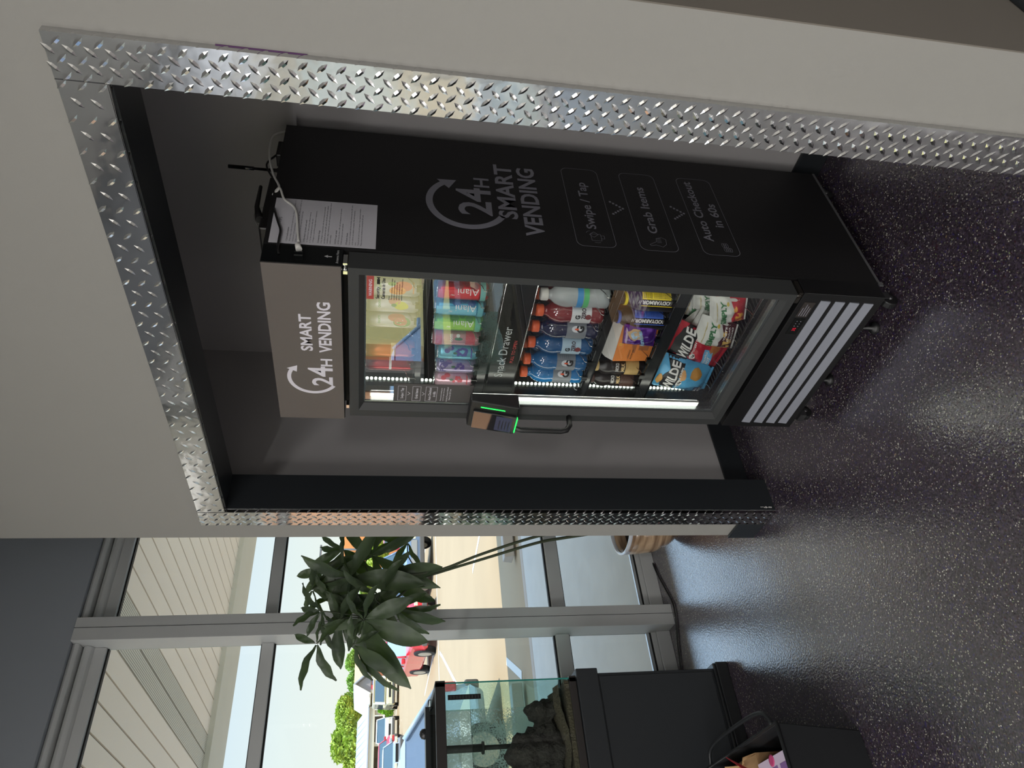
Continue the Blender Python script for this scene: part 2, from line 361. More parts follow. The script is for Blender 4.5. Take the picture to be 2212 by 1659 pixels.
for k_, (a_, b_) in enumerate((((xo0-.0012, FY-.0008, zo), (xo0+.0004, FY+.001, zt)), ((xo1-.0004, FY-.0008, zo), (xo1+.0012, FY+.001, zt)))): MB().box(a_, b_).build('joint_seam', mat('dark plate joint', (40, 40, 42), .6), t_)
# purple masking-tape remnant beside the right strip
m = MB(); m.box((-.676, WY-.002, 1.70), (-.6735, WY-.0003, 1.86)); tag(m.build('tape_strip', mat('purple tape', (84, 44, 92), .6)), 'thin purple tape line along the outer edge of the right strip', 'tape')
# ================================================================== the vending machine
XR, XL, YF, YB = -1.283, -1.928, 1.532, 2.10
mblk = noisy(mat('matte black cabinet', (24, 23, 24), .55, spec=.35), 30, .05)
gblk = mat('gloss black panel', (12, 14, 15), .12)
dfr = mat('dark grey door frame', (52, 53, 53), .5, spec=.4)
hdr = noisy(mat('brushed grey header panel', (100, 93, 89), .45, metal=.25), 60, .03)
gtxt = mat('grey vinyl lettering', (118, 117, 126), .5)
htxt = mat('white vinyl lettering', (214, 210, 218), .5)
wht = mat('white plastic', (205, 203, 198), .5)
chrome = mat('chrome wire', (220, 220, 218), .12, metal=1)
liner = mat('black cabinet liner', (18, 20, 22), .3)
vm = thing('vending_machine', 'black glass-door smart vending machine with grey header standing in the alcove', 'vending machine', (-1.605, 1.8, 0))
m = MB()
m.box((-1.325, YF, .07), (XR, YB, 1.858)); m.box((XL, YF, .07), (-1.89, YB, 1.858)); m.box((-1.89, 2.055, .07), (-1.325, YB, 1.858))
m.box((-1.89, YF, .07), (-1.325, 2.055, .355)); m.box((-1.89, YF, 1.645), (-1.325, 2.055, 1.858))
m.build('cabinet', mblk, vm)
m = MB()
m.box((-1.33, YF+.002, .356), (-1.326, 2.05, 1.644)); m.box((-1.889, YF+.002, .356), (-1.885, 2.05, 1.644)); m.box((-1.885, 2.045, .356), (-1.33, 2.05, 1.644))
m.box((-1.885, YF+.002, .356), (-1.33, 2.045, .360)); m.box((-1.885, YF+.002, 1.640), (-1.33, 2.045, 1.644)); m.build('liner', liner, vm)
m = MB(); m.box((XR-.001, YF, .066), (XR+.002, YB, .073)); m.box((XR-.001, YF-.012, .060), (XR+.003, YF+.004, .073)); m.build('bottom_edge_strip', mat('pale sheet edge', (120, 120, 122), .4, metal=.6), vm)
# header box
m = MB(); m.box((XL-.002, 1.4625, 1.655), (XR, YF, 1.858)); hb = m.build('header_box', gblk, vm, bevel=.002)
m = MB(); m.box((XL-.002, 1.4585, 1.657), (XR-.001, 1.4625, 1.857)); hp = m.build('header_panel', hdr, vm, bevel=.0008)
EX, EY = Vector((1, 0, 0)), Vector((0, 0, 1))
def logo(mb, o, ex, ey, cx, cz, r, w, a0, a1, two_lines):
    """circular arrow: ring sector from a0 to a1 (degrees), tapering at the tail, ending in an arrow head"""
    o, ex, ey = Vector(o), Vector(ex), Vector(ey); P = lambda a, rr: o+ex*(cx+rr*math.cos(a))+ey*(cz+rr*math.sin(a))
    n = 48; A = [math.radians(a0+(a1-a0)*i/n) for i in range(n+1)]
    I = [mb.bm.verts.new(P(a, r-w/2)) for a in A]; O = [mb.bm.verts.new(P(a, r+w/2)) for a in A]
    for i in range(n): mb.face([I[i], I[i+1], O[i+1], O[i]])
    a = A[-1]; s = -1 if a1 < a0 else 1
    tip = P(a+s*w*2.4/r, r-w*.1); mb.poly([P(a, r+w*1.25), tip, P(a, r-w*1.5)])
m = MB(); o = (0, 1.4580, 0)
logo(m, o, EX, EY, -1.727, 1.746, .070, .0115, 238, 62, True)
m.build('header_arrow', htxt, vm, recalc=False); m = MB()
put_text(m, '2', (-1.764, 1.458, 1.6905), EX, EY, .062, .040, .018)
put_text(m, '4', (-1.722, 1.458, 1.690), EX, EY, .072, .046, .020)
put_text(m, 'H', (-1.674, 1.458, 1.6895), EX, EY, .0335, .033, .022)
m.build('number_lettering', htxt, vm, recalc=False); m = MB()
put_text(m, 'VENDING', (-1.614, 1.458, 1.6893), EX, EY, .0355, .202, .026)
put_text(m, 'SMART', (-1.608, 1.458, 1.7425), EX, EY, .033, .148, .026)
m.build('header_lettering', htxt, vm, recalc=False)
m = MB(); XA = XR+.0012; SE = Vector((0, 1, 0))
put_text(m, 'Antenna Here', (XA, 1.470, 1.665), SE, EY, .007, .052, .01)
m.box((XA-.0004, 1.494, 1.682), (XA, 1.497, 1.693)); m.poly([(XA, 1.490, 1.692), (XA, 1.501, 1.692), (XA, 1.4955, 1.702)]); m.build('antenna_label', mat('dim white print', (168, 168, 168), .6), vm)
# side decals
m = MB(); XS = XR+.0008
logo(m, (XS, 0, 0), SE, EY, 1.775, 1.312, .113, .020, 242, 40, False)
m.build('side_arrow', gtxt, vm, recalc=False); m = MB()
put_text(m, '2', (XS, 1.718, 1.244), SE, EY, .100, .066, .018); put_text(m, '4', (XS, 1.782, 1.243), SE, EY, .105, .068, .02)
put_text(m, 'H', (XS, 1.856, 1.243), SE, EY, .048, .046, .016)
put_text(m, 'SMART', (XS, 1.712, 1.168), SE, EY, .056, .272, .026); put_text(m, 'VENDING', (XS, 1.640, 1.096), SE, EY, .056, .335, .026)
for z0, txt in ((.883, 'Swipe / Tap'), (.690, 'Grab Items'), (.493, 'Auto Checkout')):
    z1 = z0+.120; y0, y1 = 1.612, 2.000; rr = .022; pts = []
    for cy, cz, a in ((y1-rr, z1-rr, 0), (y0+rr, z1-rr, 90), (y0+rr, z0+rr, 180), (y1-rr, z0+rr, 270)):
        for k in range(6): pts.append((cy+rr*math.cos(math.radians(a+18*k)), cz+rr*math.sin(math.radians(a+18*k)), ))
    cyc = 1.806; czc = (z0+z1)/2
    for p, q in zip(pts, pts[1:]+pts[:1]):
        f = lambda v, k: (XS, cyc+(v[0]-cyc)*(1-k/.19), czc+(v[1]-czc)*(1-k/.06))
        m.poly([f(p, 0), f(q, 0), f(q, .0013), f(p, .0013)])
    if txt != 'Auto Checkout': put_text(m, txt, (XS, 1.694, z0+.050), SE, EY, .030, .232, .016)
    else:
        put_text(m, txt, (XS, 1.676, z0+.072), SE, EY, .030, .305, .016); put_text(m, 'in 60s', (XS, 1.749, z0+.018), SE, EY, .030, .118, .016)
for z0 in (.826, .626):                                  # dotted chevrons
    for i in range(5):
        for s in ((-1, 1) if i else (1,)):
            y = 1.806+s*i*.0075; z = z0+i*.009; m.box((XS-.0004, y-.0035, z), (XS, y+.0035, z+.0065))
m.build('side_lettering', gtxt, vm, recalc=False)
# small line icons: card, hand and coins
m = MB(); XI = XS+.0002
def seg(pts, w=.0011):
    for p, q in zip(pts, pts[1:]):
        p, q = Vector((XI, p[0], p[1])), Vector((XI, q[0], q[1])); d = (q-p).normalized(); n_ = Vector((0, -d.z, d.y))*w/2; m.poly([p-n_, q-n_, q+n_, p+n_])
seg([(1.640, .925), (1.670, .925), (1.670, .955), (1.640, .955), (1.640, .925)]); seg([(1.655, .947), (1.668, .932), (1.680, .944), (1.667, .959), (1.655, .947)])
seg([(1.650, .925), (1.650, .915), (1.664, .915), (1.664, .925)]); seg([(1.632, .930), (1.630, .938), (1.632, .948)]); seg([(1.684, .955), (1.681, .963), (1.674, .968)])
m.build('card_icon', gtxt, vm, recalc=False); m = MB()
seg([(1.632, .738), (1.645, .725), (1.668, .722), (1.676, .735), (1.670, .752), (1.655, .754), (1.648, .765), (1.640, .778), (1.635, .774), (1.640, .758), (1.636, .748), (1.632, .738)])
for k in range(4): seg([(1.650+k*.006, .752), (1.653+k*.006, .738)])
m.build('hand_icon', gtxt, vm, recalc=False); m = MB()
for cy, cz, nn in ((1.640, .520, 4), (1.660, .528, 3)):
    for k in range(nn): seg([(cy+.010*math.cos(a*PI/5), cz+k*.006+.004*math.sin(a*PI/5)) for a in range(11)])
m.build('coin_icon', gtxt, vm, recalc=False)
# door: four mitred members with a chamfered inner edge, glass, gasket
door = MB(); X0, X1, Z0, Z1 = -1.916, -1.287, .362, 1.640; x0, x1, z0, z1 = -1.866, -1.322, .398, 1.597
def mitre(mb, A, B_, a, b_, yf, yi, yb):
    mb.hexa([(A[0], yf, A[1]), (B_[0], yf, B_[1]), (b_[0], yi, b_[1]), (a[0], yi, a[1]), (A[0], yb, A[1]), (B_[0], yb, B_[1]), (b_[0], yb, b_[1]), (a[0], yb, a[1])])
def ring(mb, o_, i_, yf, yi, yb):
    O = [(o_[0], o_[2]), (o_[1], o_[2]), (o_[1], o_[3]), (o_[0], o_[3])]; I = [(i_[0], i_[2]), (i_[1], i_[2]), (i_[1], i_[3]), (i_[0], i_[3])]
    for k in range(4): mitre(mb, O[k], O[(k+1) % 4], I[k], I[(k+1) % 4], yf, yi, yb)
mid = (X0+.030, X1-.022, Z0+.022, Z1-.028)
ring(door, (X0, X1, Z0, Z1), mid, 1.462, 1.462, 1.526); ring(door, mid, (x0, x1, z0, z1), 1.462, 1.478, 1.524)
dr = door.build('door', dfr, vm)
m = MB(); ring(m, (x0, x1, z0, z1), (x0+.007, x1-.006, z0+.007, z1-.004), 1.481, 1.482, 1.50); m.build('door_spacer', mat('pale glazing spacer', (120, 124, 126), .25, metal=.8), dr)
g_ = glassy('vending door glass', (.98, .985, .985), boost=4.5)
MB().box((x0, 1.4845, z0), (x1, 1.4875, z1)).build('door_glass', g_, dr)
m = MB(); m.tube([(-1.893, 1.455, 1.118), (-1.893, 1.425, 1.114), (-1.893, 1.408, 1.104), (-1.893, 1.402, 1.085), (-1.893, 1.400, .95), (-1.893, 1.405, .930), (-1.893, 1.425, .916), (-1.893, 1.465, .914)], .0095, 10); m.build('door_handle', mat('black handle', (20, 20, 21), .4), dr)
# top and bottom hinges
m = MB(); m.box((-1.322, 1.475, 1.642), (-1.284, 1.51, 1.653)); m.tube([(-1.30, 1.47, 1.640), (-1.30, 1.47, 1.656)], .005); m.build('top_hinge', chrome, vm); m = MB(); m.box((-1.90, 1.48, 1.643), (-1.885, 1.50, 1.652)); m.build('hinge_stop', chrome, vm)
m = MB(); m.box((-1.325, 1.468, .344), (-1.284, 1.52, .356)); m.tube([(-1.296, 1.47, .342), (-1.296, 1.47, .362)], .005); m.build('bottom_hinge', mat('dark hinge', (70, 66, 62), .3, metal=.8), vm)
# front grille
m = MB(); m.box((XL-.001, 1.468, .075), (XR, YF, .340)); gr = m.build('grille_panel', mat('black grille panel', (18, 18, 19), .4), vm, bevel=.0015)
lou = mat('grey grille louver', (150, 153, 163), .38, metal=.3)
for i in range(4):
    z = .275-i*.0473
    m = MB(); m.prism([(1.4665, z), (1.4635, z-.0300), (1.469, z-.0312), (1.469, z)], 0, -1.902, -1.309); m.build('grille_louver', lou, gr)
m = MB(); m.box((-1.452, 1.4665, .287), (-1.385, 1.4685, .322)); dsp = m.build('temperature_display', gblk, gr)
m = MB(); put_text(m, '35', (-1.437, 1.4662, .299), EX, EY, .011, .013, .01); m.build('display_digits', mat('red led digits', (90, 5, 20), .5, emit=(255, 20, 60), es=.5), dsp)
m = MB()
for i in range(6): m.box((-1.418+(i % 3)*.010, 1.4662, .296+(i//3)*.012), (-1.415+(i % 3)*.010, 1.4664, .299+(i//3)*.012))
m.build('display_buttons', gtxt, dsp)
m = MB(); m.box((-1.378, 1.4665, .288), (-1.318, 1.4682, .324)); rp_ = m.build('rating_label', mat('brown rating label', (48, 43, 40), .5), gr)
m = MB()
for i in range(4): m.box((-1.374, 1.4662, .293+i*.0075), (-1.340+.014*((i*7) % 3)/2, 1.4664, .2955+i*.0075))
m.build('rating_print', gtxt, rp_)
# casters and feet
rub = mat('black caster rubber', (18, 18, 19), .45); stl = mat('zinc caster steel', (88, 88, 90), .35, metal=.8)
for x, y in ((-1.325, 1.515), (-1.885, 1.515), (-1.325, 2.05), (-1.885, 2.05)):
    m = MB(); a = [(math.cos(2*PI*k/20)*.026, math.sin(2*PI*k/20)*.026) for k in range(20)]
    m.prism([(y-.012+p, .026+q) for p, q in a], 0, x-.011, x+.011); w = m.build('caster', rub, vm, bevel=.003)
    f = MB(); f.box((x-.016, y-.02, .062), (x+.016, y+.03, .070)); f.box((x-.015, y-.016, .026), (x-.012, y+.01, .064)); f.box((x+.012, y-.016, .026), (x+.015, y+.01, .064)); f.tube([(x-.017, y-.012, .026), (x+.017, y-.012, .026)], .006, 8)
    f.build('caster_fork', stl, w)
for x, y in ((-1.44, 1.50), (-1.72, 1.52)):
    m = MB(); m.lathe([(.019, 0), (.021, .004), (.018, .014), (.007, .018), (.006, .07)], (x, y), 14); m.build('leveling_foot', rub, vm)
m = MB(); m.box((-1.90, 1.475, .035), (-1.865, 1.50, .058)); m.build('front_stop_bracket', stl, vm)
# card reader on the door's left edge
rd = MB(); rd.hexa([(-1.915, 1.405, 1.106), (-1.783, 1.405, 1.106), (-1.783, 1.463, 1.106), (-1.915, 1.463, 1.106), (-1.915, 1.432, 1.262), (-1.783, 1.432, 1.262), (-1.783, 1.463, 1.262), (-1.915, 1.463, 1.262)])
rdo = rd.build('card_reader', mat('black reader housing', (22, 22, 23), .35), vm, bevel=.004)
def rface(x, z, k=0):   # point on the reader's sloping face
    return Vector((x, 1.405+(z-1.106)/.156*.027-k, z))
m = MB(); m.hexa([rface(-1.912, 1.110, .008), rface(-1.824, 1.110, .008), rface(-1.824, 1.110, 0), rface(-1.912, 1.110, 0), rface(-1.912, 1.250, .008), rface(-1.824, 1.250, .008), rface(-1.824, 1.250, 0), rface(-1.912, 1.250, 0)])
scr = m.build('reader_screen', mat('reader screen glass', (20, 21, 26), .05, spec=1.0, coat=1), rdo, bevel=.002)
m = MB(); m.poly([rface(-1.904, 1.122, .0085), rface(-1.831, 1.122, .0085), rface(-1.831, 1.175, .0085), rface(-1.904, 1.175, .0085)]); m.build('screen_display', mat('dim screen picture', (40, 42, 56), .15, emit=(58, 60, 84), es=.35), scr)
m = MB()
for k in range(4): m.poly([rface(-1.895, 1.130+k*.010, .0088), rface(-1.850, 1.130+k*.010, .0088), rface(-1.850, 1.133+k*.010, .0088), rface(-1.895, 1.133+k*.010, .0088)])
m.build('screen_icons', mat('screen icon grey', (24, 24, 30), .3), scr)
led = mat('green indicator light', (20, 90, 40), .4, emit=(40, 240, 90), es=1.6)
m = MB(); m.hexa([rface(-1.809, 1.150, .002), rface(-1.806, 1.150, .002), rface(-1.806, 1.150), rface(-1.809, 1.150), rface(-1.809, 1.228, .002), rface(-1.806, 1.228, .002), rface(-1.806, 1.228), rface(-1.809, 1.228)]); m.build('indicator_light', led, rdo)
m = MB(); m.hexa([rface(-1.905, 1.106, .007), rface(-1.830, 1.106, .007), rface(-1.830, 1.106, 0), rface(-1.905, 1.106, 0), rface(-1.905, 1.1095, .007), rface(-1.830, 1.1095, .007), rface(-1.830, 1.1095, 0), rface(-1.905, 1.1095, 0)]); m.build('indicator_light', led, rdo)
# light strips inside the door
ledw = mat('white led strip', (255, 255, 250), .4, emit=(250, 252, 236), es=5.5)
diff = mat('led strip housing', (190, 192, 188), .4)
def strip(x, y, za, zb, nrm):
    m = MB(); m.box((x-.009, y-.004, za-.004), (x+.009, y+.006, zb+.004)); h = m.build('light_strip', diff, vm)
    m = MB(); m.box((x-.0075, y-.006, za), (x+.0075, y-.0035, zb)); m.box((x-.0075, y+.0055, za), (x+.0075, y+.008, zb)); m.build('light_strip_tube', ledw, h)
strip(-1.850, 1.503, .455, 1.575, 1)
strip(-1.338, 1.512, .455, 1.575, 1)
m = MB(); dots = 0; z = .47
while z < 1.60:
    m.tube([(-1.8835, 1.594, z), (-1.8785, 1.594, z)], .0048, 8); z += .0140; dots += 1
m.build('led_reflection_dots', mat('led reflection dot', (255, 255, 255), .4, emit=(240, 255, 235), es=3.5), vm)  # glowing dots stand in for the light strip's reflection in the door glass
# shelves
shelf_m = mat('black wire shelf', (26, 28, 30), .35)
def shelf(z, lip0, lip1, cols, R_, y0=1.556, clips=True):
    m = MB(); m.box((-1.884, y0, z-.004), (-1.331, y0+.004, z))
    for k in range(30): x = -1.879+k*.0185; m.tube([(x, y0+.002, z-.002), (x, 2.03, z-.002)], .0018, 5)
    for k in range(6): y = 1.60+k*.08; m.tube([(-1.883, y, z-.005), (-1.332, y, z-.005)], .0022, 5)
    s = m.build('shelf', shelf_m, vm)
    m = MB(); m.box((-1.884, y0-.006, lip0), (-1.331, y0, lip1)); m.tube([(-1.884, y0-.008, lip1), (-1.331, y0-.008, lip1)], .0018, 6); m.tube([(-1.884, y0-.008, lip0), (-1.331, y0-.008, lip0)], .0018, 6)
    m.build('shelf_front', mat('smoked shelf lip', (30, 32, 34), .2), s)
    for x in cols:
        m = MB(); m.tube([(x, 2.0, z+.040), (x, 1.60, z+.040), (x, 1.575, z+.022), (x, 1.556, z+.018), (x, 1.548, lip1-.006)], .0015, 5); m.build('divider_wire', chrome, s)
        if clips: MB().box((x-.009, 1.545, lip1-.004), (x+.009, 1.556, lip1+.014)).build('shelf_clip', gblk, s)
    return s
cx1 = [-1.461-.0662*k for k in range(7)]
shelf(1.443, 1.418, 1.440, [x+.033 for x in cx1], .03)
shelf(1.240, 1.205, 1.237, [x+.033 for x in cx1], .03)
cx3 = [-1.460, -1.531, -1.602, -1.675, -1.757, -1.822]
shelf(.868, .845, .865, [-1.425, -1.497, -1.568, -1.64, -1.716, -1.79, -1.86], .04)
shelf(.652, .628, .668, [-1.43, -1.505, -1.59, -1.69, -1.77, -1.83], .04)
shelf(.372, .366, .398, [-1.47, -1.60, -1.73, -1.84], .04, clips=False)
# snack drawer
m = MB(); m.box((-1.880, 1.556, 1.108), (-1.335, 1.562, 1.196)); sd = m.build('snack_drawer', mat('smoked drawer front', (24, 26, 28), .18), vm)
m = MB(); m.box((-1.880, 1.562, 1.104), (-1.335, 2.0, 1.108)); m.box((-1.880, 1.562, 1.108), (-1.876, 2.0, 1.18)); m.box((-1.339, 1.562, 1.108), (-1.335, 2.0, 1.18)); m.build('drawer_tray', shelf_m, sd)
m = MB(); m.tube([(-1.882, 1.552, 1.199), (-1.333, 1.552, 1.199)], .0018, 6); m.tube([(-1.882, 1.552, 1.105), (-1.333, 1.552, 1.105)], .0018, 6); m.build('drawer_rail', chrome, sd)
m = MB(); put_text(m, 'Snack Drawer', (-1.806, 1.5554, 1.150), EX, EY, .029, .236, .004); m.build('drawer_lettering', mat('drawer lettering', (190, 196, 194), .5), sd)
m = MB(); put_text(m, 'PULL TO OPEN', (-1.735, 1.5554, 1.125), EX, EY, .011, .104, .004); m.build('pull_lettering', mat('red drawer lettering', (206, 62, 62), .5), sd)
# stickers on the glass
YG = 1.4842
m = MB(); m.box((-1.8655, YG-.0008, 1.251), (-1.772, YG-.0002, 1.504)); st = m.build('instruction_sticker', mat('grey instruction sticker', (74, 71, 70), .5), dr)
m = MB()
for k, (tx, z0) in enumerate((('Swipe / Tap', 1.464), ('Grab Items', 1.418), ('Auto Checkout', 1.366))):
    z1 = z0+(.026 if k < 2 else .036); y_ = YG-.001
    for a, b_ in (((-1.857, z0), (-1.784, z0+.0008)), ((-1.857, z1), (-1.784, z1+.0008)), ((-1.857, z0), (-1.8562, z1)), ((-1.7848, z0), (-1.784, z1))): m.box((a[0], y_, a[1]), (b_[0], y_+.0002, b_[1]))
    put_text(m, tx, (-1.820, y_, z1-.017), EX, EY, .0088, .052 if k < 2 else .064, .01, 'c')
    if k == 2: put_text(m, 'in 60s', (-1.820, y_, z1-.031), EX, EY, .0088, .026, .01, 'c')
    if k < 2:
        c_ = -1.820; z = z0-.013
        for s in (-1, 1): m.poly([(c_, y_, z), (c_, y_, z+.0018), (c_+s*.008, y_, z+.0098), (c_+s*.008, y_, z+.008)])
for k, tx in enumerate(('Please pay by swiping your', 'card to open the door')): put_text(m, tx, (-1.820, YG-.001, 1.351-k*.008), EX, EY, .0038, .066, .004, 'c')
put_text(m, 'Actively Process & Refund', (-1.820, YG-.001, 1.331), EX, EY, .005, .074, .008, 'c'); put_text(m, 'Please Scan QR Code', (-1.820, YG-.001, 1.322), EX, EY, .005, .056, .008, 'c')
m.build('sticker_lettering', htxt, st, recalc=False)
m = MB(); m.box((-1.414, YG-.0008, 1.573), (-1.3225, YG-.0002, 1.5925)); ws = m.build('warning_sticker', mat('red warning band', (170, 66, 60), .5), dr)
m = MB(); put_text(m, 'WARNING', (-1.402, YG-.001, 1.578), EX, EY, .009, .06, .012); m.build('warning_lettering', htxt, ws)
m = MB(); y_ = YG-.0004
put_text(m, 'Security', (-1.412, y_, 1.558), EX, EY, .010, .044, .012); put_text(m, 'Cameras in Use', (-1.412, y_, 1.543), EX, EY, .010, .076, .012)
m.box((-1.358, y_, 1.557), (-1.340, y_+.0002, 1.565)); m.poly([(-1.340, y_, 1.561), (-1.334, y_, 1.566), (-1.334, y_, 1.556)])
for k, tx in enumerate(('Enjoy', 'This store is always under video', 'surveillance and monitored, theft', 'will be prosecuted to the full', 'extent of the applicable law. For your', 'protection and safety these premises')):
    put_text(m, tx, (-1.414, y_, 1.530-k*.0068), EX, EY, .0036, .014 if k == 0 else .060+.006*((k*3) % 4), .01)
m.build('camera_notice', mat('black glass print', (16, 16, 16), .6), dr, recalc=False)
# ------------------------------------------------------------------ things fixed on the outside
pp = MB(); XP = XR+.0014
pp.box((XR+.0006, 1.5375, 1.5715), (XP, 1.7280, 1.8460)); ps = pp.build('tips_sheet', mat('white paper', (186, 184, 190), .8))
tag(ps, 'white printed tips sheet taped to the upper side of the black vending machine', 'sheet of paper')
m = MB(); z = 1.822; put_text(m, 'TIPS', (XP+.0002, 1.633, 1.822), SE, EY, .008, .022, .006, 'c')
body = [('1.Card authorization', 1), ('When using a credit card to open the door, the card will charge a $', 0), ('amount as a pre-authorization.', 0), ('If the actual transaction is less than it, the difference will be returned', 0), ('to the account and the bank may take several days.', 0), ('2.Why doesn\'t my bank card work?', 1), ('A. Check if your bank card has sufficient balance', 0), ('b. Try the unexpired card or chip card', 0), ('c.Change to a card from another bank or organization', 0), ('3.Unmatched charge', 1), ('If the charge is inconsistent with the products you actually', 0), ('purchased, please scan QR code on the left side of the cabinet', 0), ('complaint. After verification, you will receive an automatic refund', 0), ('within a week.', 0), ('4.HOW to get receipt', 1), ('AFTER close the door a QR code will displayed on the screen', 0), ('SCAN and input your email address.', 0), ('5.Products Issues', 1), ('If you are not satisfied with the product, please scan the QR code', 0), ('of the cabinet and submit a complaint. We will respond as', 0), ('soon.', 0), ('Thank you for your trust and support. Your experience matters', 0), ('Please share your feedback by scanning the QR code.', 0)]
z = 1.806
for tx, hd in body:
    if hd: z -= .006
    put_text(m, tx, (XP+.0002, 1.546, z), SE, EY, .0042 if hd else .0034, None if 0 else len(tx)*(.0029 if hd else .0026), .012 if hd else .004); z -= .0076
m.build('tips_print', mat('black paper print', (60, 60, 64), .8), ps, recalc=False)
# router, antenna, leads on the roof
ZT = 1.8585
bp_ = mat('black router plastic', (20, 19, 19), .4)
m = MB(); m.hexa([(-1.47, 1.66, ZT), (-1.335, 1.66, ZT), (-1.335, 1.90, ZT), (-1.47, 1.90, ZT), (-1.47, 1.66, ZT+.034), (-1.335, 1.66, ZT+.034), (-1.335, 1.90, ZT+.030), (-1.47, 1.90, ZT+.030)])
ro = thing('wireless_router', 'black wireless router lying on top of the vending machine', 'router', (-1.40, 1.78, ZT))
m.build('router_body', bp_, ro, bevel=.006)
m = MB(); m.tube([(-1.34, 1.70, ZT+.034), (-1.342, 1.76, ZT+.050), (-1.345, 1.86, ZT+.052)], [.012, .007, .005], 8); m.build('folded_aerial', bp_, ro)
m = MB(); m.box((-1.36, 1.985, ZT), (-1.315, 2.06, ZT+.022)); tag(m.build('power_adapter', bp_, bevel=.004), 'small black power adapter on the machine roof behind the upright antenna', 'power adapter')
an = thing('rod_antenna', 'upright black rod antenna standing on top of the vending machine', 'antenna', (-1.358, 1.965, ZT))
m = MB(); m.lathe([(.013, 0), (.013, .012), (.006, .02), (.0055, .04)], (-1.358, 1.965), 12, ZT); m.build('antenna_base', bp_, an)
m = MB(); m.tube([(-1.358, 1.965, ZT+.03), (-1.358, 1.966, ZT+.085), (-1.358, 1.966, ZT+.087), (-1.358, 1.967, ZT+.160)], [.0042, .0042, .0060, .0060], 10); m.build('antenna_rod', gblk, an)
def smooth(P, k=6):
    P = [Vector(p) for p in P]; out = []
    for i in range(len(P)-1):
        a, b_, c, d = P[max(i-1, 0)], P[i], P[i+1], P[min(i+2, len(P)-1)]
        for j in range(k):
            t = j/k; out.append(.5*((2*b_)+(-a+c)*t+(2*a-5*b_+4*c-d)*t*t+(-a+3*b_-3*c+d)*t**3))
    return out+[P[-1]]
XC = -1.277
cab = [at(620, 283, 1, 2.12), at(592, 292, 0, -1.30), at(583, 315, 0, -1.30), at(583, 345, 0, -1.30), at(591, 378, 0, -1.29), at(603, 404, 0, XC), at(590, 420, 0, -1.29), at(604, 406, 0, XC), at(614, 430, 0, XC), at(634, 446, 0, XC), at(641, 465, 0, XC), at(643, 500, 0, XC), at(645, 522, 0, XC)]
t_ = thing('white_cable', 'off-white cable looping over the machine roof to a plug beside the header', 'cable', (-1.28, 1.6, 1.80))
MB().tube(smooth(cab), .0032, 8).build('cord', wht, t_)
p = at(644, 533, 0, XC); m = MB(); m.tube([p+Vector((0, .012, .004)), p+Vector((0, .008, .002)), p+Vector((0, -.010, -.003))], [.0045, .0075, .0085], 10); m.build('plug', wht, t_)
p = at(645, 548, 0, -1.278); MB().box((XR+.0005, p.y-.010, p.z-.012), (XR+.010, p.y+.004, p.z+.012)).build('socket_block', gblk, t_, bevel=.002)
MB().tube(smooth([at(590, 440, 0, -1.30), at(594, 457, 0, XC), at(601, 480, 0, XC), at(606, 497, 0, XC), at(603, 515, 0, XC), at(600, 535, 0, XC), at(602, 548, 0, -1.2825)]), .0034, 8).build('black_cable', bp_)
tag(bpy.data.objects['black_cable'], 'black cable hanging over the tips sheet from the machine roof', 'cable')
MB().tube(smooth([at(574, 449, 0, -1.36), at(556, 452, 0, -1.36), at(549, 468, 0, -1.36), at(556, 488, 0, -1.36), at(572, 499, 0, -1.36), at(582, 497, 0, -1.35)]), .0012, 6).build('thin_wire_loop', mat('thin grey wire', (130, 128, 124), .5))
tag(bpy.data.objects['thin_wire_loop'], 'thin grey wire loop rising above the router on the machine', 'wire')
MB().tube(smooth([(-1.345, 1.90, ZT+.02), (-1.33, 1.95, ZT+.045), (-1.325, 2.0, ZT+.02)]), .003, 8).build('router_lead', bp_); tag(bpy.data.objects['router_lead'], 'short black lead between the router and the power adapter', 'cable')
# ================================================================== goods in the vending machine
AF = -PI/2+.60                              # the side of a can that faces the camera
def can(name, label, group, x, y, z, col, prints, h=.155, R_=.0285, top=(196, 198, 200), metal=.55, rough=.3):
    t = thing(name, label, 'can', (x, y, z), group)
    b_ = mat('can %d %d %d' % col, col, rough, metal=metal)
    m = MB(); m.lathe([(R_*.80, 0), (R_*.86, .003), (R_, .012), (R_, h-.016), (R_*.90, h-.004)], (x, y), 28, z); m.build('can_body', b_, t)
    m = MB(); m.lathe([(R_*.90, h-.004), (R_*.93, h), (R_*.90, h), (R_*.86, h-.005), (R_*.2, h-.005)], (x, y), 28, z); m.tube([(x-.008, y, z+h-.003), (x+.008, y, z+h-.003)], .003, 6); m.build('can_lid', mat('can lid', top, .25, metal=1), t)
    for nm, mt, fn in prints:
        m = MB(); fn(m, (x, y), R_+.0005, z); m.build(nm, mt, t, recalc=False)
    return t
def pm(rgb): return mat('print %d %d %d' % rgb, rgb, .45)
Wp, Kp = pm((226, 226, 222)), pm((20, 20, 22))
def T(st, dz, h, w=None, a=0, turn=False, bold=.012, k=.0004):
    return lambda m, c, R_, z: on_cyl(m, st, c, R_+k, AF+a, z+dz, h, w, bold, turn)
def D(dz, rx, rz, a=0, k=.0002, **kw): return lambda m, c, R_, z: disc_cyl(m, c, R_+k, AF+a, z+dz, rx, rz, **kw)
def band(z0, z1, a=0, wd=PI, k=.0001):
    def f(m, c, R_, z):
        rows = [[(c[0]+(R_+k)*math.cos(AF+a-wd/2+wd*i/20), c[1]+(R_+k)*math.sin(AF+a-wd/2+wd*i/20), zz) for i in range(21)] for zz in (z+z0, z+z1)]
        m.grid(rows)
    return f
def multi(*fs):
    def f(m, c, R_, z):
        for g in fs: g(m, c, R_, z)
    return f
y1 = 1.592
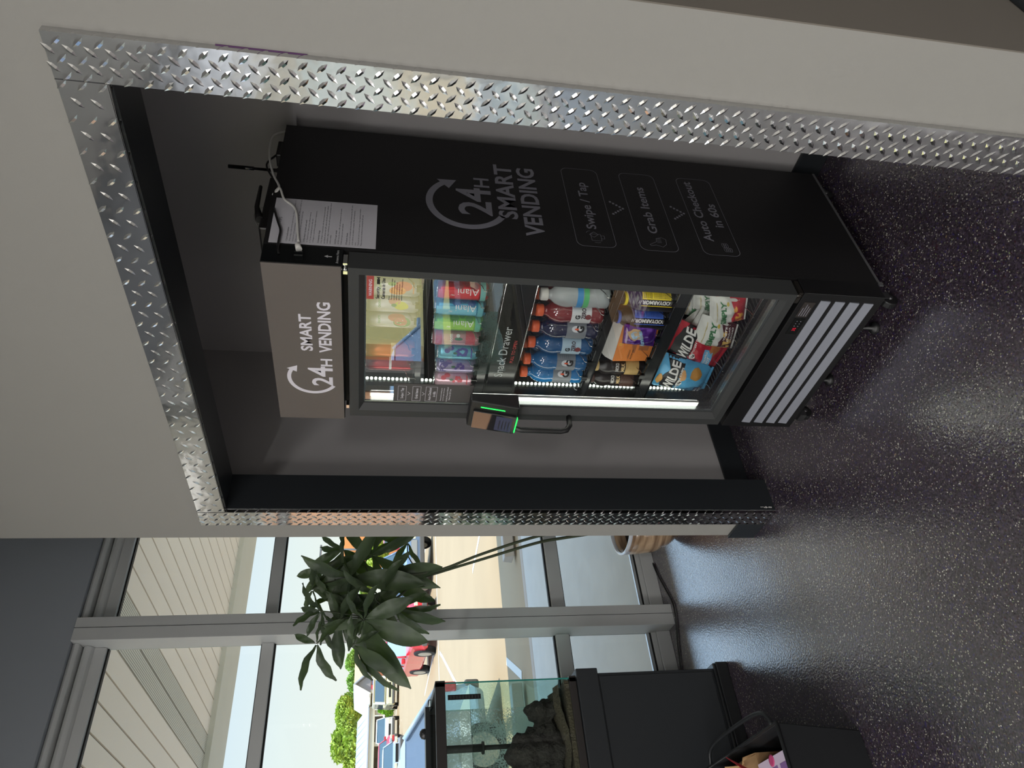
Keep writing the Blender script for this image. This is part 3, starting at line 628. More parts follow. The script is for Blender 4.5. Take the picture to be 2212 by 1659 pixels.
# top shelf: sparkling water cans
silver = (196, 194, 204)
def fruit(a, col1, col2, leaf):
    return [('fruit_print', pm(col1), multi(D(.052, .012, .022, a+.25))), ('second_fruit_print', pm(col2), multi(D(.043, .0135, .016, a-.25, k=.0004, jag=.05))), ('leaf_print', pm(leaf), multi(D(.060, .0045, .013, a-.55, k=.0003)))]
gB = 'sparkling water cans on the top shelf'
can('drink_can', 'silver watermelon sparkling water can, leftmost of the silver cans on the top shelf', gB, cx1[2], y1, 1.443, silver,
    [('fruit_print', pm((186, 96, 100)), multi(D(.062, .013, .026, .28), D(.050, .014, .020, -.15))), ('rind_print', pm((70, 130, 84)), D(.046, .018, .026, -.22, k=.00015)), ('name_print', pm((110, 164, 120)), T('oom', .116, .011, .024)), ('seed_print', Wp, multi(D(.060, .001, .0015, -.2, k=.0006), D(.050, .001, .0015, -.35, k=.0006), D(.044, .001, .0015, 0, k=.0006)))])
can('drink_can', 'silver pear sparkling water can between the mango and watermelon cans on the top shelf', gB, cx1[1], y1, 1.443, silver,
    [('fruit_print', pm((202, 132, 130)), D(.070, .011, .018, .30)), ('pear_print', pm((192, 190, 72)), multi(D(.052, .0135, .020, -.15, k=.0004), D(.040, .009, .010, -.2, k=.0004))), ('leaf_print', pm((60, 120, 84)), D(.072, .005, .008, -.1, k=.0006)), ('name_print', pm((110, 164, 120)), T('oom', .116, .011, .024))])
can('drink_can', 'silver orange fruit sparkling water can behind the warning sticker on the top shelf', gB, cx1[0], y1, 1.443, silver,
    [('mango_print', pm((226, 130, 64)), multi(D(.064, .014, .024, -.35))), ('berry_print', pm((198, 70, 66)), D(.048, .015, .026, .15, k=.0004)), ('leaf_print', pm((112, 150, 86)), D(.080, .006, .012, .35, k=.0006)), ('name_print', pm((110, 164, 120)), T('oom', .116, .011, .024)), ('stripe_print', pm((206, 120, 70)), band(.017, .020, wd=1.2))])
can('drink_can', 'orange soda can left of the silver watermelon can on the top shelf', gB, cx1[4], y1, 1.443, (214, 112, 64), [('band_print', pm((236, 196, 150)), band(.060, .075, wd=1.6))])
can('drink_can', 'red soda can nearest the left light strip on the top shelf', gB, cx1[5], y1, 1.443, (166, 34, 44), [('wave_print', Wp, band(.070, .078, wd=1.6))])
# second shelf: energy drinks and sodas
g2 = 'cans on the second shelf'
def energy(i, label, base, lite, foot, extra):
    can('drink_can', label, g2, cx1[i], y1, 1.240, base,
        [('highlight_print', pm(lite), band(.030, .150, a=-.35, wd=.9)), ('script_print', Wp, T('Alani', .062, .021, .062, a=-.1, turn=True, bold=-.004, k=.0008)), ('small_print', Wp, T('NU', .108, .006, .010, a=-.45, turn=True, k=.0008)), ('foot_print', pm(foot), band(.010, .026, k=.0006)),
         ('fruit_print', pm(extra), multi(D(.090, .012, .014, .55, k=.0005), D(.045, .010, .012, .5, k=.0005), D(.066, .007, .009, .75, k=.0005)))])
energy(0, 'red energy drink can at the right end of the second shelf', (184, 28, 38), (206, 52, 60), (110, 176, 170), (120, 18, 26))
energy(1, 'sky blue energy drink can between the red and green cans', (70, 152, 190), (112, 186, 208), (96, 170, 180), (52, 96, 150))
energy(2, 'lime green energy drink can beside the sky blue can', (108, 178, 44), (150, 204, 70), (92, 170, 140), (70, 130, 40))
can('drink_can', 'pink and silver cherry sparkling can left of the lime green can', g2, cx1[3], y1, 1.240, (202, 150, 156), [('cap_print', pm((190, 66, 84)), band(.122, .142)), ('fruit_print', pm((184, 70, 84)), band(.018, .048, wd=1.7)), ('leaf_print', pm((52, 104, 70)), D(.070, .005, .013, -.1)), ('name_print', Wp, T('oom', .095, .012, .026, bold=.02)), ('flower_print', Wp, D(.072, .006, .006, .25, k=.0005))])
gs = [(4, 'light blue prebiotic soda can with purple berry flower', (112, 184, 206), (78, 62, 150), ''), (5, 'lavender prebiotic soda can with purple grapes', (176, 164, 200), (96, 72, 150), 'POP'), (6, 'pale pink prebiotic soda can with red raspberries beside the left light strip', (214, 170, 188), (204, 62, 84), '')]
for i, lb, c0, c1, tx in gs:
    rnd = random.Random(i); P = []
    for k in range(7): P.append(D(.040+.008*(k//2)+rnd.uniform(0, .003), .005, .005, -.25+.22*(k % 3)+rnd.uniform(-.05, .05), k=.0003+.0001*k))
    P += [D(.100, .008, .009, .15), D(.088, .008, .010, .45)]
    pr = [('berry_print', pm(c1), multi(*P)), ('leaf_print', pm((70, 110, 84)), D(.074, .004, .007, -.1))]
    if i == 4: pr.append(('flower_print', pm((70, 54, 150)), D(.052, .014, .019, .1, jag=.22))); pr.append(('star_print', pm(c0), D(.052, .006, .008, .1, k=.0012, jag=.4)))
    if tx: pr.append(('name_print', pm((96, 72, 150)), T(tx, .108, .021, .046, turn=False, bold=.03)))
    else: pr.append(('stripe_print', pm(c1), band(.020, .024, wd=1.4)))
    can('drink_can', lb, g2, cx1[i], y1, 1.240, c0, pr, h=.132 if i else .132)
# third shelf: sports drinks
orc = mat('orange cap', (218, 92, 46), .4)
def bottle(label, x, y, col, capm=orc, water=False, prints=(), z=.868, lab=(176, 180, 186), full=True, group='sports drink bottles on the third shelf', shade=1):
    t = thing('drink_bottle', label, 'bottle', (x, y, z), group)
    if water: bm_ = mat('clear water bottle plastic', (214, 222, 224), .12, alpha=.42, spec=.8)
    else: bm_ = mat('bottle drink %d %d %d' % col, col, .12, spec=.8, coat=.5, trans=.0)
    R_ = .036
    m = MB(); m.lathe([(.030, 0), (.035, .006), (.0355, .030), (.0335, .036), (.0345, .042), (.0345, .105), (.0335, .110), (.036, .122), (.0365, .135), (.034, .150), (.027, .168), (.018, .178), (.015, .182), (.0148, .192)], (x, y), 28, z)
    m.build('bottle_body', bm_, t)
    if lab:
        m = MB(); m.lathe([(.0350, .042), (.0352, .044), (.0352, .103), (.0350, .105)], (x, y), 28, z, cap=False); m.build('bottle_label', mat('label %d %d %d' % lab, lab, .4), t)
    m = MB(); m.lathe([(.0185, .190), (.0195, .192), (.0195, .210), (.017, .213), (0.0001, .213)], (x, y), 24, z); m.build('bottle_cap', capm, t)
    for nm, mt, fn in prints:
        m = MB(); fn(m, (x, y), .0354, z); m.build(nm, mt, t, recalc=False)
    return t
yb = 1.598
def G(a=0, pro=False):
    out = [('letter_patch', pm((206, 210, 214)), D(.074, .011, .016, a)), ('letter_print', Kp, T('G', .063, .024, .022, a=a, bold=.04, k=.0008)), ('bolt_print', pm((220, 84, 40)), D(.074, .003, .007, a, k=.0014))]
    out.append(('fine_print', pm((90, 94, 100)), multi(*[T('nutrition facts', .095-.007*i, .0030, .022, a=a+.75) for i in range(5)])))
    if pro: out = [('letter_print', Kp, T('G', .086, .015, .014, a=a-.35, bold=.05)), ('zero_print', pm((70, 60, 66)), T('ZERO', .068, .013, .036, a=a, bold=.04)), ('badge_print', pm((120, 50, 52)), D(.052, .009, .010, a-.3))]
    return out
B0 = [(5, (22, 108, 168), 'bright blue sports drink bottle beside the left light strip', G(.1)), (4, (14, 92, 148), 'blue sports drink bottle, second from the left light strip', G(-.1)),
      (3, (10, 78, 130), 'blue sports drink bottle, third from the left light strip, with zero label', G(-.1, True)), (2, (18, 24, 62), 'dark navy sports drink bottle beside the red one', G(.05)), (1, (122, 34, 40), 'dark red sports drink bottle with white zero label', G(0, True))]
for i, c_, lb, pr in B0: bottle(lb, cx3[i], yb, c_, prints=pr, lab=(206, 208, 210) if i in (1,) else ((170, 196, 212) if i == 3 else (122, 128, 134)))
bottle('clear water bottle with blue and green label at the right of the third shelf', cx3[0], yb-.004, (200, 200, 200), capm=wht, water=True, lab=None, full=False, prints=[('blue_band', pm((58, 134, 190)), band(.086, .104, wd=5, k=.0004)), ('green_band', pm((84, 176, 110)), band(.068, .084, wd=5, k=.0004))])
nmz = {5: ('bright blue', (18, 96, 150)), 4: ('second blue', (12, 84, 138)), 3: ('third blue', (10, 70, 120)), 2: ('dark navy', (14, 18, 50)), 1: ('dark red', (104, 28, 34)), 0: ('clear water', (96, 40, 40))}
for i, (nm, c_) in nmz.items():
    for dpt, wd in ((1, 'directly'), (2, 'two places')):
        if i == 5 and dpt == 2: continue
        bottle('orange-capped sports bottle %s behind the %s bottle on the third shelf' % (wd, nm), cx3[i], yb+.0745*dpt, c_, lab=(110, 114, 120))
# fourth shelf
z4 = .652
def arm(label, x, y, colA, pcol):
    t = thing('drink_bottle', label, 'bottle', (x, y, z4), 'bottles on the fourth shelf')
    m = MB(); m.lathe([(.032, 0), (.036, .006), (.0365, .10), (.034, .118), (.026, .140), (.0195, .150), (.019, .156)], (x, y), 28, z4); m.build('bottle_body', mat('dark brown sleeve', (30, 26, 30), .35), t)
    m = MB(); m.lathe([(.0205, .150), (.0215, .152), (.0215, .158), (.0205, .160)], (x, y), 24, z4); m.build('neck_ring', mat('neck %d' % colA[0], colA, .4), t)
    m = MB(); m.lathe([(.018, .156), (.018, .186), (.0001, .187)], (x, y), 20, z4); m.build('bottle_cap', mat('dark bottle cap', (20, 18, 22), .3), t)
    for nm, mt, fn in (('facts_panel', pm(colA), band(.018, .112, a=.62, wd=.95, k=.0002)), ('facts_print', pm(pcol), multi(*[T('nutrition facts', .064, .0045, .086, a=.30+.13*i, turn=True) for i in range(5)])), ('name_print', Wp, T('BODYARMOR', .062, .0115, .098, a=-.12, turn=True, bold=.04)), ('edge_print', pm(colA), band(.012, .112, a=-.42, wd=.07, k=.0002)), ('mark_print', Wp, T('//', .118, .010, .010, a=-.1, turn=True))):
        m = MB(); fn(m, (x, y), .0368, z4); m.build(nm, mt, t, recalc=False)
arm('dark sports drink bottle with yellow panel at the right end of the fourth shelf', -1.470, 1.606, (232, 208, 40), (60, 50, 16))
arm('dark sports drink bottle with blue panel beside the yellow one', -1.550, 1.606, (64, 104, 200), (20, 30, 74))
m = MB(); x0_, x1_ = -1.735, -1.628; yy = 1.592
# protein bar carton with its white lid flap standing open
crt = thing('bar_carton', 'orange open carton of bars with a white inner flap on the fourth shelf', 'box', (-1.68, 1.64, z4))
orm = mat('orange carton board', (222, 132, 58), .6)
m.hexa([(-1.738, yy, z4), (-1.585, yy+.02, z4), (-1.580, yy+.12, z4), (-1.733, yy+.10, z4), (-1.742, yy-.004, z4+.125), (-1.585, yy+.018, z4+.125), (-1.580, yy+.12, z4+.118), (-1.735, yy+.10, z4+.118)]); m.build('carton_box', orm, crt)
m = MB(); m.grid([[(-1.742+.157*s, yy-.002+.022*s, z4+.125+.000*s), (-1.738+.150*s, yy+.012+.022*s, z4+.150+.008*math.sin(PI*s)), (-1.730+.135*s, yy+.030+.022*s, z4+.166+.014*math.sin(PI*s))] for s in [i/12 for i in range(13)]]); m.build('carton_flap', mat('white carton board', (206, 204, 198), .7), crt)
m = MB(); cf = lambda s, t, k=.0012: Vector((-1.738+.153*s, yy-k+.02*s, z4+.125*t)); ex = Vector((.153, .02, 0)).normalized()
def cquad(m, s0, s1, t0, t1, k=.0014): m.poly([cf(s0, t0, k), cf(s1, t0, k), cf(s1, t1, k), cf(s0, t1, k)])
cquad(m, .30, .36+.2, .10, .38); cquad(m, .22, .50, .45, .64); m.build('bar_picture', pm((170, 104, 62)), crt)
m = MB(); cquad(m, .40, .50, .86, .97, .002); cquad(m, .84, .95, .84, .95, .002)
put_text(m, 'MUSH', cf(.04, .76, .002), ex, EY, .013, .040, .05); put_text(m, 'OVERNIGHT', cf(.04, .58, .002), ex, EY, .006, .042, .02); put_text(m, 'PROTEIN BAR', cf(.04, .50, .002), ex, EY, .005, .042, .02); put_text(m, 'MUSH', cf(.62, .76, .002), ex, EY, .012, .035, .05)
m.build('carton_print', Kp, crt, recalc=False)
m = MB(); put_text(m, '12', cf(.42, .88, .003), ex, EY, .009, .010, .05); m.build('count_print', pm((226, 196, 60)), crt)
def bag_fn(px, y, puff=.03, tilt=0):
    """pillow bag from the photograph's four corners TL, TR, BR, BL; y per corner or single"""
    ys = y if isinstance(y, (list, tuple)) else [y]*4
    TL, TR, BR, BL = [at(p_[0], p_[1], 1, yy_) for p_, yy_ in zip(px, ys)]
    nrm = ((TR-TL).cross(BL-TL)).normalized()
    if nrm.y > 0: nrm = -nrm
    def f(s, t, k=0, side=1):
        s_, t_ = min(max(s, 0), 1), min(max(t, 0), 1)
        p_ = (TL*(1-s)+TR*s)*(t)+(BL*(1-s)+BR*s)*(1-t)
        q = (math.sin(PI*min(max(s_, .0), 1)))**.55*(math.sin(PI*t_))**.55
        wr = .0022*math.sin(s*17+t*9)+.0018*math.sin(t*23-s*6)
        return p_+nrm*(side*(puff*q+wr*q*1.2)+k)
    return f, TL, TR, BR, BL
def bag(name, label, px, y, col, regions, texts, group, puff=.028, metal=.15, gl=.28):
    f, TL, TR, BR, BL = bag_fn(px, y, puff)
    base = (TL+TR+BR+BL)/4; t = thing(name, label, 'bag', tuple(base), group)
    bm_ = mat('film %d %d %d' % col, col, gl, metal=metal)
    m = MB(); n_ = 16
    m.grid([[f(i/n_, j/n_) for i in range(n_+1)] for j in range(n_+1)]); m.grid([[f(i/n_, j/n_, 0, -1) for i in range(n_+1)] for j in range(n_+1)]); m.build('bag_film', bm_, t)
    m = MB(); 
    for tt, d in ((0, -1), (1, 1)): m.grid([[f(i/n_, tt)+(f(i/n_, tt+.05*d)-f(i/n_, tt))*k for i in range(n_+1)] for k in (0, 1)], smooth=False)
    m.build('bag_seal', bm_, t)
    for nm, c_, poly in regions:      # polygon in (s, t), filled by a fine fan so it follows the bulge
        m = MB(); cs = sum(p_[0] for p_ in poly)/len(poly); ct = sum(p_[1] for p_ in poly)/len(poly); K = 5
        rng = []
        for a, b2 in zip(poly, poly[1:]+poly[:1]):
            for q in range(5): rng.append((a[0]+(b2[0]-a[0])*q/5, a[1]+(b2[1]-a[1])*q/5))
        rows = [[f(cs+(p_[0]-cs)*k/K, ct+(p_[1]-ct)*k/K, .0010+.0003*len(m.bm.verts[:0])) for p_ in rng+rng[:1]] for k in range(0, K+1)]
        m.grid(rows); m.build(nm, pm(c_), t, recalc=False)
    for nm, c_, st, s0, t0, ds, dt, hh in texts:   # baseline from (s0,t0) by (ds,dt), letter height hh in t
        me, w0 = text2d(st, .03); m = MB(); L_ = math.hypot(ds, dt)
        m.text(me, lambda x, yv: f(s0+ds*x/w0-dt/L_*hh*yv*.6, t0+dt*x/w0+ds/L_*hh*yv, .0024)); m.build(nm, pm(c_), t, recalc=False)
    return t
def chip(cs, ct, a, b2, n_=9, ph=0): return [(cs+a*math.cos(2*PI*i/n_+ph)*(1+.15*math.sin(3*i)), ct+b2*math.sin(2*PI*i/n_+ph)*(1+.12*math.cos(2*i))) for i in range(n_)]
gb = 'snack bags on the bottom shelf'
Wh = (222, 222, 218); BK = (32, 33, 36)
bag('snack_bag', 'blue and black protein chip bag at the left of the bottom shelf', [(1404, 830), (1440, 761), (1538, 792), (1512, 847)], 1.60, (84, 160, 204),
    [('black_band', BK, [(0, .62), (.0, .84), (.35, .93), (.7, .80), (1, .96), (1, .58), (.55, .60)]), ('chip_picture', (196, 150, 84), chip(.30, .93, .16, .05)), ('small_chip_picture', (190, 142, 88), chip(.62, .56, .17, .06)), ('large_chip_picture', (172, 124, 60), chip(.72, .30, .20, .12)), ('dark_blue_panel', (28, 50, 104), [(.05, .06), (.05, .20), (.30, .22), (.30, .06)]), ('badge', Wh, chip(.34, .57, .11, .055, 12))],
    [('bag_name', Wh, 'WILDE', .04, .655, .88, .02, .17), ('bag_subtitle', Wh, 'PROTEIN CHIPS', .14, .575, .70, .02, .035), ('badge_print', BK, '12g', .26, .545, .16, 0, .04), ('flavour_print', Wh, 'SALT', .07, .15, .20, 0, .045), ('flavour_print', Wh, 'VINEGAR', .07, .08, .22, 0, .045), ('side_print', (30, 60, 120), 'TRULY', .06, .34, .22, 0, .045)], gb)
bag('snack_bag', 'red and black protein chip bag between the blue bag and the white bags', [(1441, 758), (1469, 688), (1575, 738), (1534, 796)], 1.615, (178, 40, 56),
    [('black_band', BK, [(0, .60), (-.0, .98), (.5, .97), (.85, .90), (1, .80), (1, .62), (.5, .64)]), ('chip_picture', (186, 120, 60), chip(.86, .52, .10, .06)), ('large_chip_picture', (168, 104, 56), chip(.72, .22, .22, .10)), ('light_blue_panel', (104, 168, 208), [(.10, .12), (.12, .32), (.62, .42), (.66, .24)]), ('badge', Wh, chip(.24, .56, .10, .055, 12))],
    [('bag_name', Wh, 'WILDE', .06, .66, .88, .02, .18), ('bag_subtitle', Wh, 'PROTEIN CHIPS', .34, .585, .60, .02, .035), ('badge_print', BK, '12g', .17, .54, .15, 0, .04), ('flavour_print', Wh, 'NASHVILLE', .14, .25, .44, .08, .045), ('flavour_print', Wh, 'HOT', .16, .17, .28, .06, .06), ('side_print', (96, 16, 26), 'EAT', .10, .44, .16, 0, .06)], gb)
bag('snack_bag', 'dark red protein chip bag standing behind the red and black one', [(1430, 752), (1463, 682), (1505, 700), (1478, 770)], 1.665, (134, 24, 40), [('black_band', BK, [(0, .60), (0, .95), (1, .95), (1, .62)]), ('chip_picture', (180, 120, 60), chip(.8, .56, .14, .10))], [('bag_name', Wh, 'WILDE', .06, .66, .84, .02, .2)], gb, puff=.02)
gn, yl = (52, 116, 70), (196, 176, 80)
def simply(label, px, y, low, txt='SIMPLY', lowtxt=(), chipc=(212, 176, 96), puff=.026):
    rg = [('lower_panel', low, [(.0, .0), (.0, .40), (.35, .46), (.6, .36), (1, .48), (1, 0)]), ('chip_picture', chipc, chip(.30, .20, .24, .16, 7, .4)), ('chip_picture', chipc, chip(.68, .34, .12, .06, 7, .2)), ('badge', yl, chip(.86, .56, .06, .04, 10))]
    tx = [('bag_name', gn, txt, .08, .60, .84, .02, .15), ('bag_line', yl, 'MADE WITH REAL INGREDIENTS', .14, .84, .72, .02, .022)]+[('flavour_print', Wh, l_, .42, .30-.10*k, .48, 0, .055) for k, l_ in enumerate(lowtxt)]
    bag('snack_bag', label, px, y, (212, 214, 208), rg, tx, gb, puff=puff, metal=.1, gl=.35)
simply('white and maroon chip bag in the front middle with nacho chips at its foot', [(1497, 741), (1521, 679), (1592, 700), (1577, 752)], 1.60, (74, 34, 42), lowtxt=('WHITE', 'CHEDDAR', 'NACHO'))
simply('white and red crunchy snack bag at the front right of the bottom shelf', [(1536, 702), (1537, 640), (1612, 642), (1606, 690)], 1.60, (176, 44, 56), chipc=(220, 160, 70))
simply('white snack bag squeezed behind the red chip bag with a dark foot', [(1487, 716), (1521, 662), (1570, 690), (1540, 742)], 1.635, (70, 34, 42), puff=.02)
simply('pale chip bag leaning at the back in the middle of the bottom shelf', [(1478, 694), (1524, 655), (1560, 670), (1520, 712)], 1.66, (90, 60, 60), puff=.02)
simply('white snack bag highest at the back right corner of the bottom shelf', [(1466, 678), (1484, 640), (1545, 640), (1532, 684)], 1.68, (92, 44, 50), puff=.02)
simply('white snack bag behind the front right bag against the cabinet wall', [(1500, 668), (1502, 630), (1580, 632), (1576, 672)], 1.645, (196, 88, 50), puff=.02)
# purple cookie packet leaning on the carton
bag('cookie_packet', 'shiny purple cookie packet leaning against the orange carton', [(1347, 742), (1352, 700), (1416, 708), (1408, 748)], 1.574, (86, 40, 140),
    [('cookie_picture', (190, 160, 120), chip(.62, .66, .28, .26, 14)), ('badge', (150, 190, 220), chip(.62, .70, .17, .13, 12)), ('white_streak', (190, 176, 196), [(.0, .92), (.2, .98), (.9, .97), (.7, .90)])],
    [('bag_name', (150, 196, 226), 'Munchies', .06, .30, .80, .18, .16)], 'snacks on the fourth shelf', puff=.014, metal=.45, gl=.18)
# milk bottles at the left of the fourth shelf
def milk(label, x, y, capc, band_c, name):
    t = thing('milk_bottle', label, 'bottle', (x, y, z4), 'bottles on the fourth shelf')
    m = MB(); m.lathe([(.028, 0), (.031, .006), (.031, .095), (.029, .112), (.033, .125), (.030, .145), (.018, .160), (.0175, .164)], (x, y), 24, z4); m.build('bottle_body', mat('milk sleeve %d' % capc[0], (34, 28, 28), .3), t)
    m = MB(); m.lathe([(.0205, .160), (.0215, .162), (.0215, .186), (.0195, .190), (.0001, .190)], (x, y), 22, z4); m.build('bottle_cap', mat('milk cap %d' % capc[0], capc, .5), t)
    for nm, mt, fn in (('lower_print', pm(band_c), band(.022, .070, wd=2.2)), ('name_print', Wp, T(name, .100, .012, .030, bold=.02)), ('milk_print', pm((214, 184, 130)), T('MILK', .080, .012, .030, bold=.04))):
        m = MB(); fn(m, (x, y), .0314, z4); m.build(nm, mt, t, recalc=False)
milk('milk drink bottle with tan cap left of the orange carton', -1.789, 1.612, (206, 178, 118), (196, 164, 104), 'NICKO')
milk('dark chocolate milk bottle with brown cap beside the left light strip', -1.853, 1.612, (70, 42, 38), (84, 60, 52), 'NICKO')
dc = thing('dark_carton', 'dark carton with grey letters standing behind the orange carton', 'box', (-1.69, 1.80, z4))
MB().box((-1.80, 1.74, z4), (-1.60, 1.86, z4+.15)).build('carton_box', mat('dark carton board', (34, 34, 36), .5), dc, bevel=.002)
m = MB(); put_text(m, 'EOS', (-1.785, 1.739, z4+.105), EX, EY, .024, .060, .01); put_text(m, 'OS', (-1.69, 1.739, z4+.105), EX, EY, .024, .04, .01); m.build('carton_print', pm((150, 150, 150)), dc)
# packets lying in the snack drawer
for k, (x, c_) in enumerate(((-1.50, (190, 184, 60)), (-1.60, (60, 62, 66)), (-1.72, (90, 88, 84)))):
    m = MB(); m.blob((x, 1.66+.02*k, 1.122), .04, 2, .10, k, (1, 1.3, .30)); o = m.build('snack_packet', mat('packet %d' % c_[0], c_, .35), None, smooth=True)
    tag(o, ('yellow', 'dark grey', 'tan grey')[k]+' packet lying inside the smoked snack drawer', 'packet', 'packets in the snack drawer')
# ================================================================== outside
GZ = -.15
def gz(x): return GZ if x > -7.15 else max(-.70, GZ-.0339*(-7.15-x))     # the lot falls gently away from the kerb
def GA(px, py):
    d = ray(px, py); t = .001
    lo, hi = .0005, .2
    for _ in range(60):
        t = (lo+hi)/2; q = Vector((0, 0, CAMZ))+d*t
        if q.z > gz(q.x): lo = t
        else: hi = t
    return Vector((0, 0, CAMZ))+d*t
asph = noisy(mat('sun bleached asphalt', (168, 145, 115), .9, spec=.2), .8, .10, .25, bscale=60, dist=.004)
conc = noisy(mat('concrete pavement', (206, 205, 200), .85, spec=.2), 5, .09, .15, bscale=120, dist=.002)
kerbm = noisy(mat('concrete kerb', (182, 170, 158), .85), 8, .06)
paint = mat('faded white road paint', (214, 208, 196), .8)
soff = mat('cream soffit panel', (252, 238, 222), .6); N, L, b = nodes(soff)
perf = mat('perforated soffit panel', (212, 204, 188), .6); N, L, b = nodes(perf); t = N.new('ShaderNodeTexCoord'); v = N.new('ShaderNodeTexVoronoi'); v.inputs['Scale'].default_value = 62; v.inputs['Randomness'].default_value = 0
L.new(t.outputs['Object'], v.inputs['Vector']); r = N.new('ShaderNodeMath'); r.operation = 'LESS_THAN'; r.inputs[1].default_value = .30; L.new(v.outputs['Distance'], r.inputs[0])
x_ = N.new('ShaderNodeMix'); x_.data_type = 'RGBA'; x_.inputs[6].default_value = (*lin((232, 225, 210)), 1); x_.inputs[7].default_value = (*lin((62, 58, 54)), 1); L.new(r.outputs[0], x_.inputs[0]); L.new(x_.outputs[2], b.inputs['Base Color'])
struct(MB().box((-7.0, -14, -.14), (-3.62, 16, -.02)).build('pavement', conc), 'pale concrete walkway outside the windows')
struct(MB().box((-7.15, -14, GZ), (-7.0, 16, -.02)).build('kerb', kerbm, bevel=.02))
m = MB(); m.prism([(-7.0, GZ), (-7.15, GZ), (-23.37, -.70), (-160, -.70), (-160, -1.0), (-7.0, -1.0)], 1, -120, 140); struct(m.build('parking_lot', asph), 'tan sunlit asphalt parking lot')
# parking lines
m = MB()
def line(x0_, y0_, x1_, y1_, w_=.05):
    n_ = 8; d = Vector((x1_-x0_, y1_-y0_, 0)).normalized(); q = Vector((-d.y, d.x, 0))*w_
    m.grid([[(x0_+(x1_-x0_)*k/n_+q.x*s, y0_+(y1_-y0_)*k/n_+q.y*s, gz(x0_+(x1_-x0_)*k/n_)+.004) for s in (-1, 1)] for k in range(n_+1)], smooth=False)
for y in (-2.55, .2, 6.2): line(-8.3, y, -13, y)
g1, g2 = GA(1063, 1400), GA(1078, 1372); line(-9.6, 3.3, -8.5, 2.75)
for k in range(9): line(-31, -8+k*2.9, -26, -8+k*2.9, .06)
for k in range(16): line(-64, -14+k*2.9, -56, -14+k*2.9, .06)
line(-24.4, -20, -24.4, 40, .08); line(-17, 5.2, -24, 8.6, .06)
tag(m.build('parking_lines', paint), 'faded white parking lines painted on the sunlit asphalt', 'road marking', kind='stuff')
for (x, ya, yb_, lb) in ((-8.13, 4.03, 5.85, 'concrete wheel stop near the wall corner, seen past the plant stems'), (-8.42, 1.0, 2.62, 'concrete wheel stop below the light blue sedan left of the mullion')):
    m = MB(); m.prism([(x-.10, GZ), (x+.10, GZ), (x+.07, GZ+.12), (x-.07, GZ+.12)], 1, ya, yb_) if 0 else m.prism([(x-.10, GZ), (x+.10, GZ), (x+.07, GZ+.12), (x-.07, GZ+.12)], 1, ya, yb_)
    tag(m.build('wheel_stop', kerbm, bevel=.01), lb, 'wheel stop', 'wheel stops along the walkway')
# canopy
cn = thing('canopy', 'cream panelled canopy soffit with perforated vent strips over the walkway', 'canopy', (-5.6, 2, 3.0)); cn['kind'] = 'structure'
m = MB(); pf = MB(); gro = [1.542+.1585*k for k in range(-70, 60)]
for k, y in enumerate(gro[:-1]):
    per = (k-70) in (1, 2) or (k-70) % 24 in (1, 2)
    (pf if per else m).box((-7.57, y+.010, 3.0), (-3.62, gro[k+1]-.003, 3.012))
m.build('soffit_panels', soff, cn); pf.build('vent_strips', perf, cn)
MB().box((-7.57, -10, 3.012), (-3.62, 11, 3.03)).build('soffit_backing', mat('grey groove', (128, 122, 110), .8), cn)
MB().box((-8.35, -10, 2.955), (-7.57, 11, 3.40)).build('gutter_beam', noisy(mat('cream fascia beam', (214, 210, 196), .7), 5, .05), cn)
MB().box((-7.58, -10, 3.03), (-3.60, 11, 3.40)).build('roof_deck', mat('canopy roof', (120, 118, 112), .9), cn)
struct(MB().box((-3.70, -6, 3.6), (-3.60, 3.6, 4.4)).build('wall_outside_parapet', wallm))
# ------------------------------------------------------------------ vehicles
tyre = mat('black tyre', (24, 24, 25), .8); rimm = mat('bright wheel rim', (176, 172, 164), .35, metal=.6)
glm = mat('dark vehicle window', (70, 88, 96), .06, spec=1.0); hl = mat('headlamp lens', (220, 214, 190), .2); tl = mat('red tail lamp', (190, 30, 40), .25)
def loft(mb, secs):
    rings = []
    for x, w, z0, z1, q in secs:
        c = min(.10, (z1-z0)*.25)
        P = [(x, -w*.92, z0), (x, -w, z0+c), (x, -w*(1-(1-q)*.6), z1-c), (x, -w*q*.96, z1), (x, w*q*.96, z1), (x, w*(1-(1-q)*.6), z1-c), (x, w, z0+c), (x, w*.92, z0)]
        rings.append([mb.bm.verts.new(p) for p in P])
    for a, b2 in zip(rings, rings[1:]):
        for i in range(8): mb.face([a[i], a[(i+1) % 8], b2[(i+1) % 8], b2[i]])
    mb.face(rings[0]); mb.face(rings[-1][::-1]); return mb
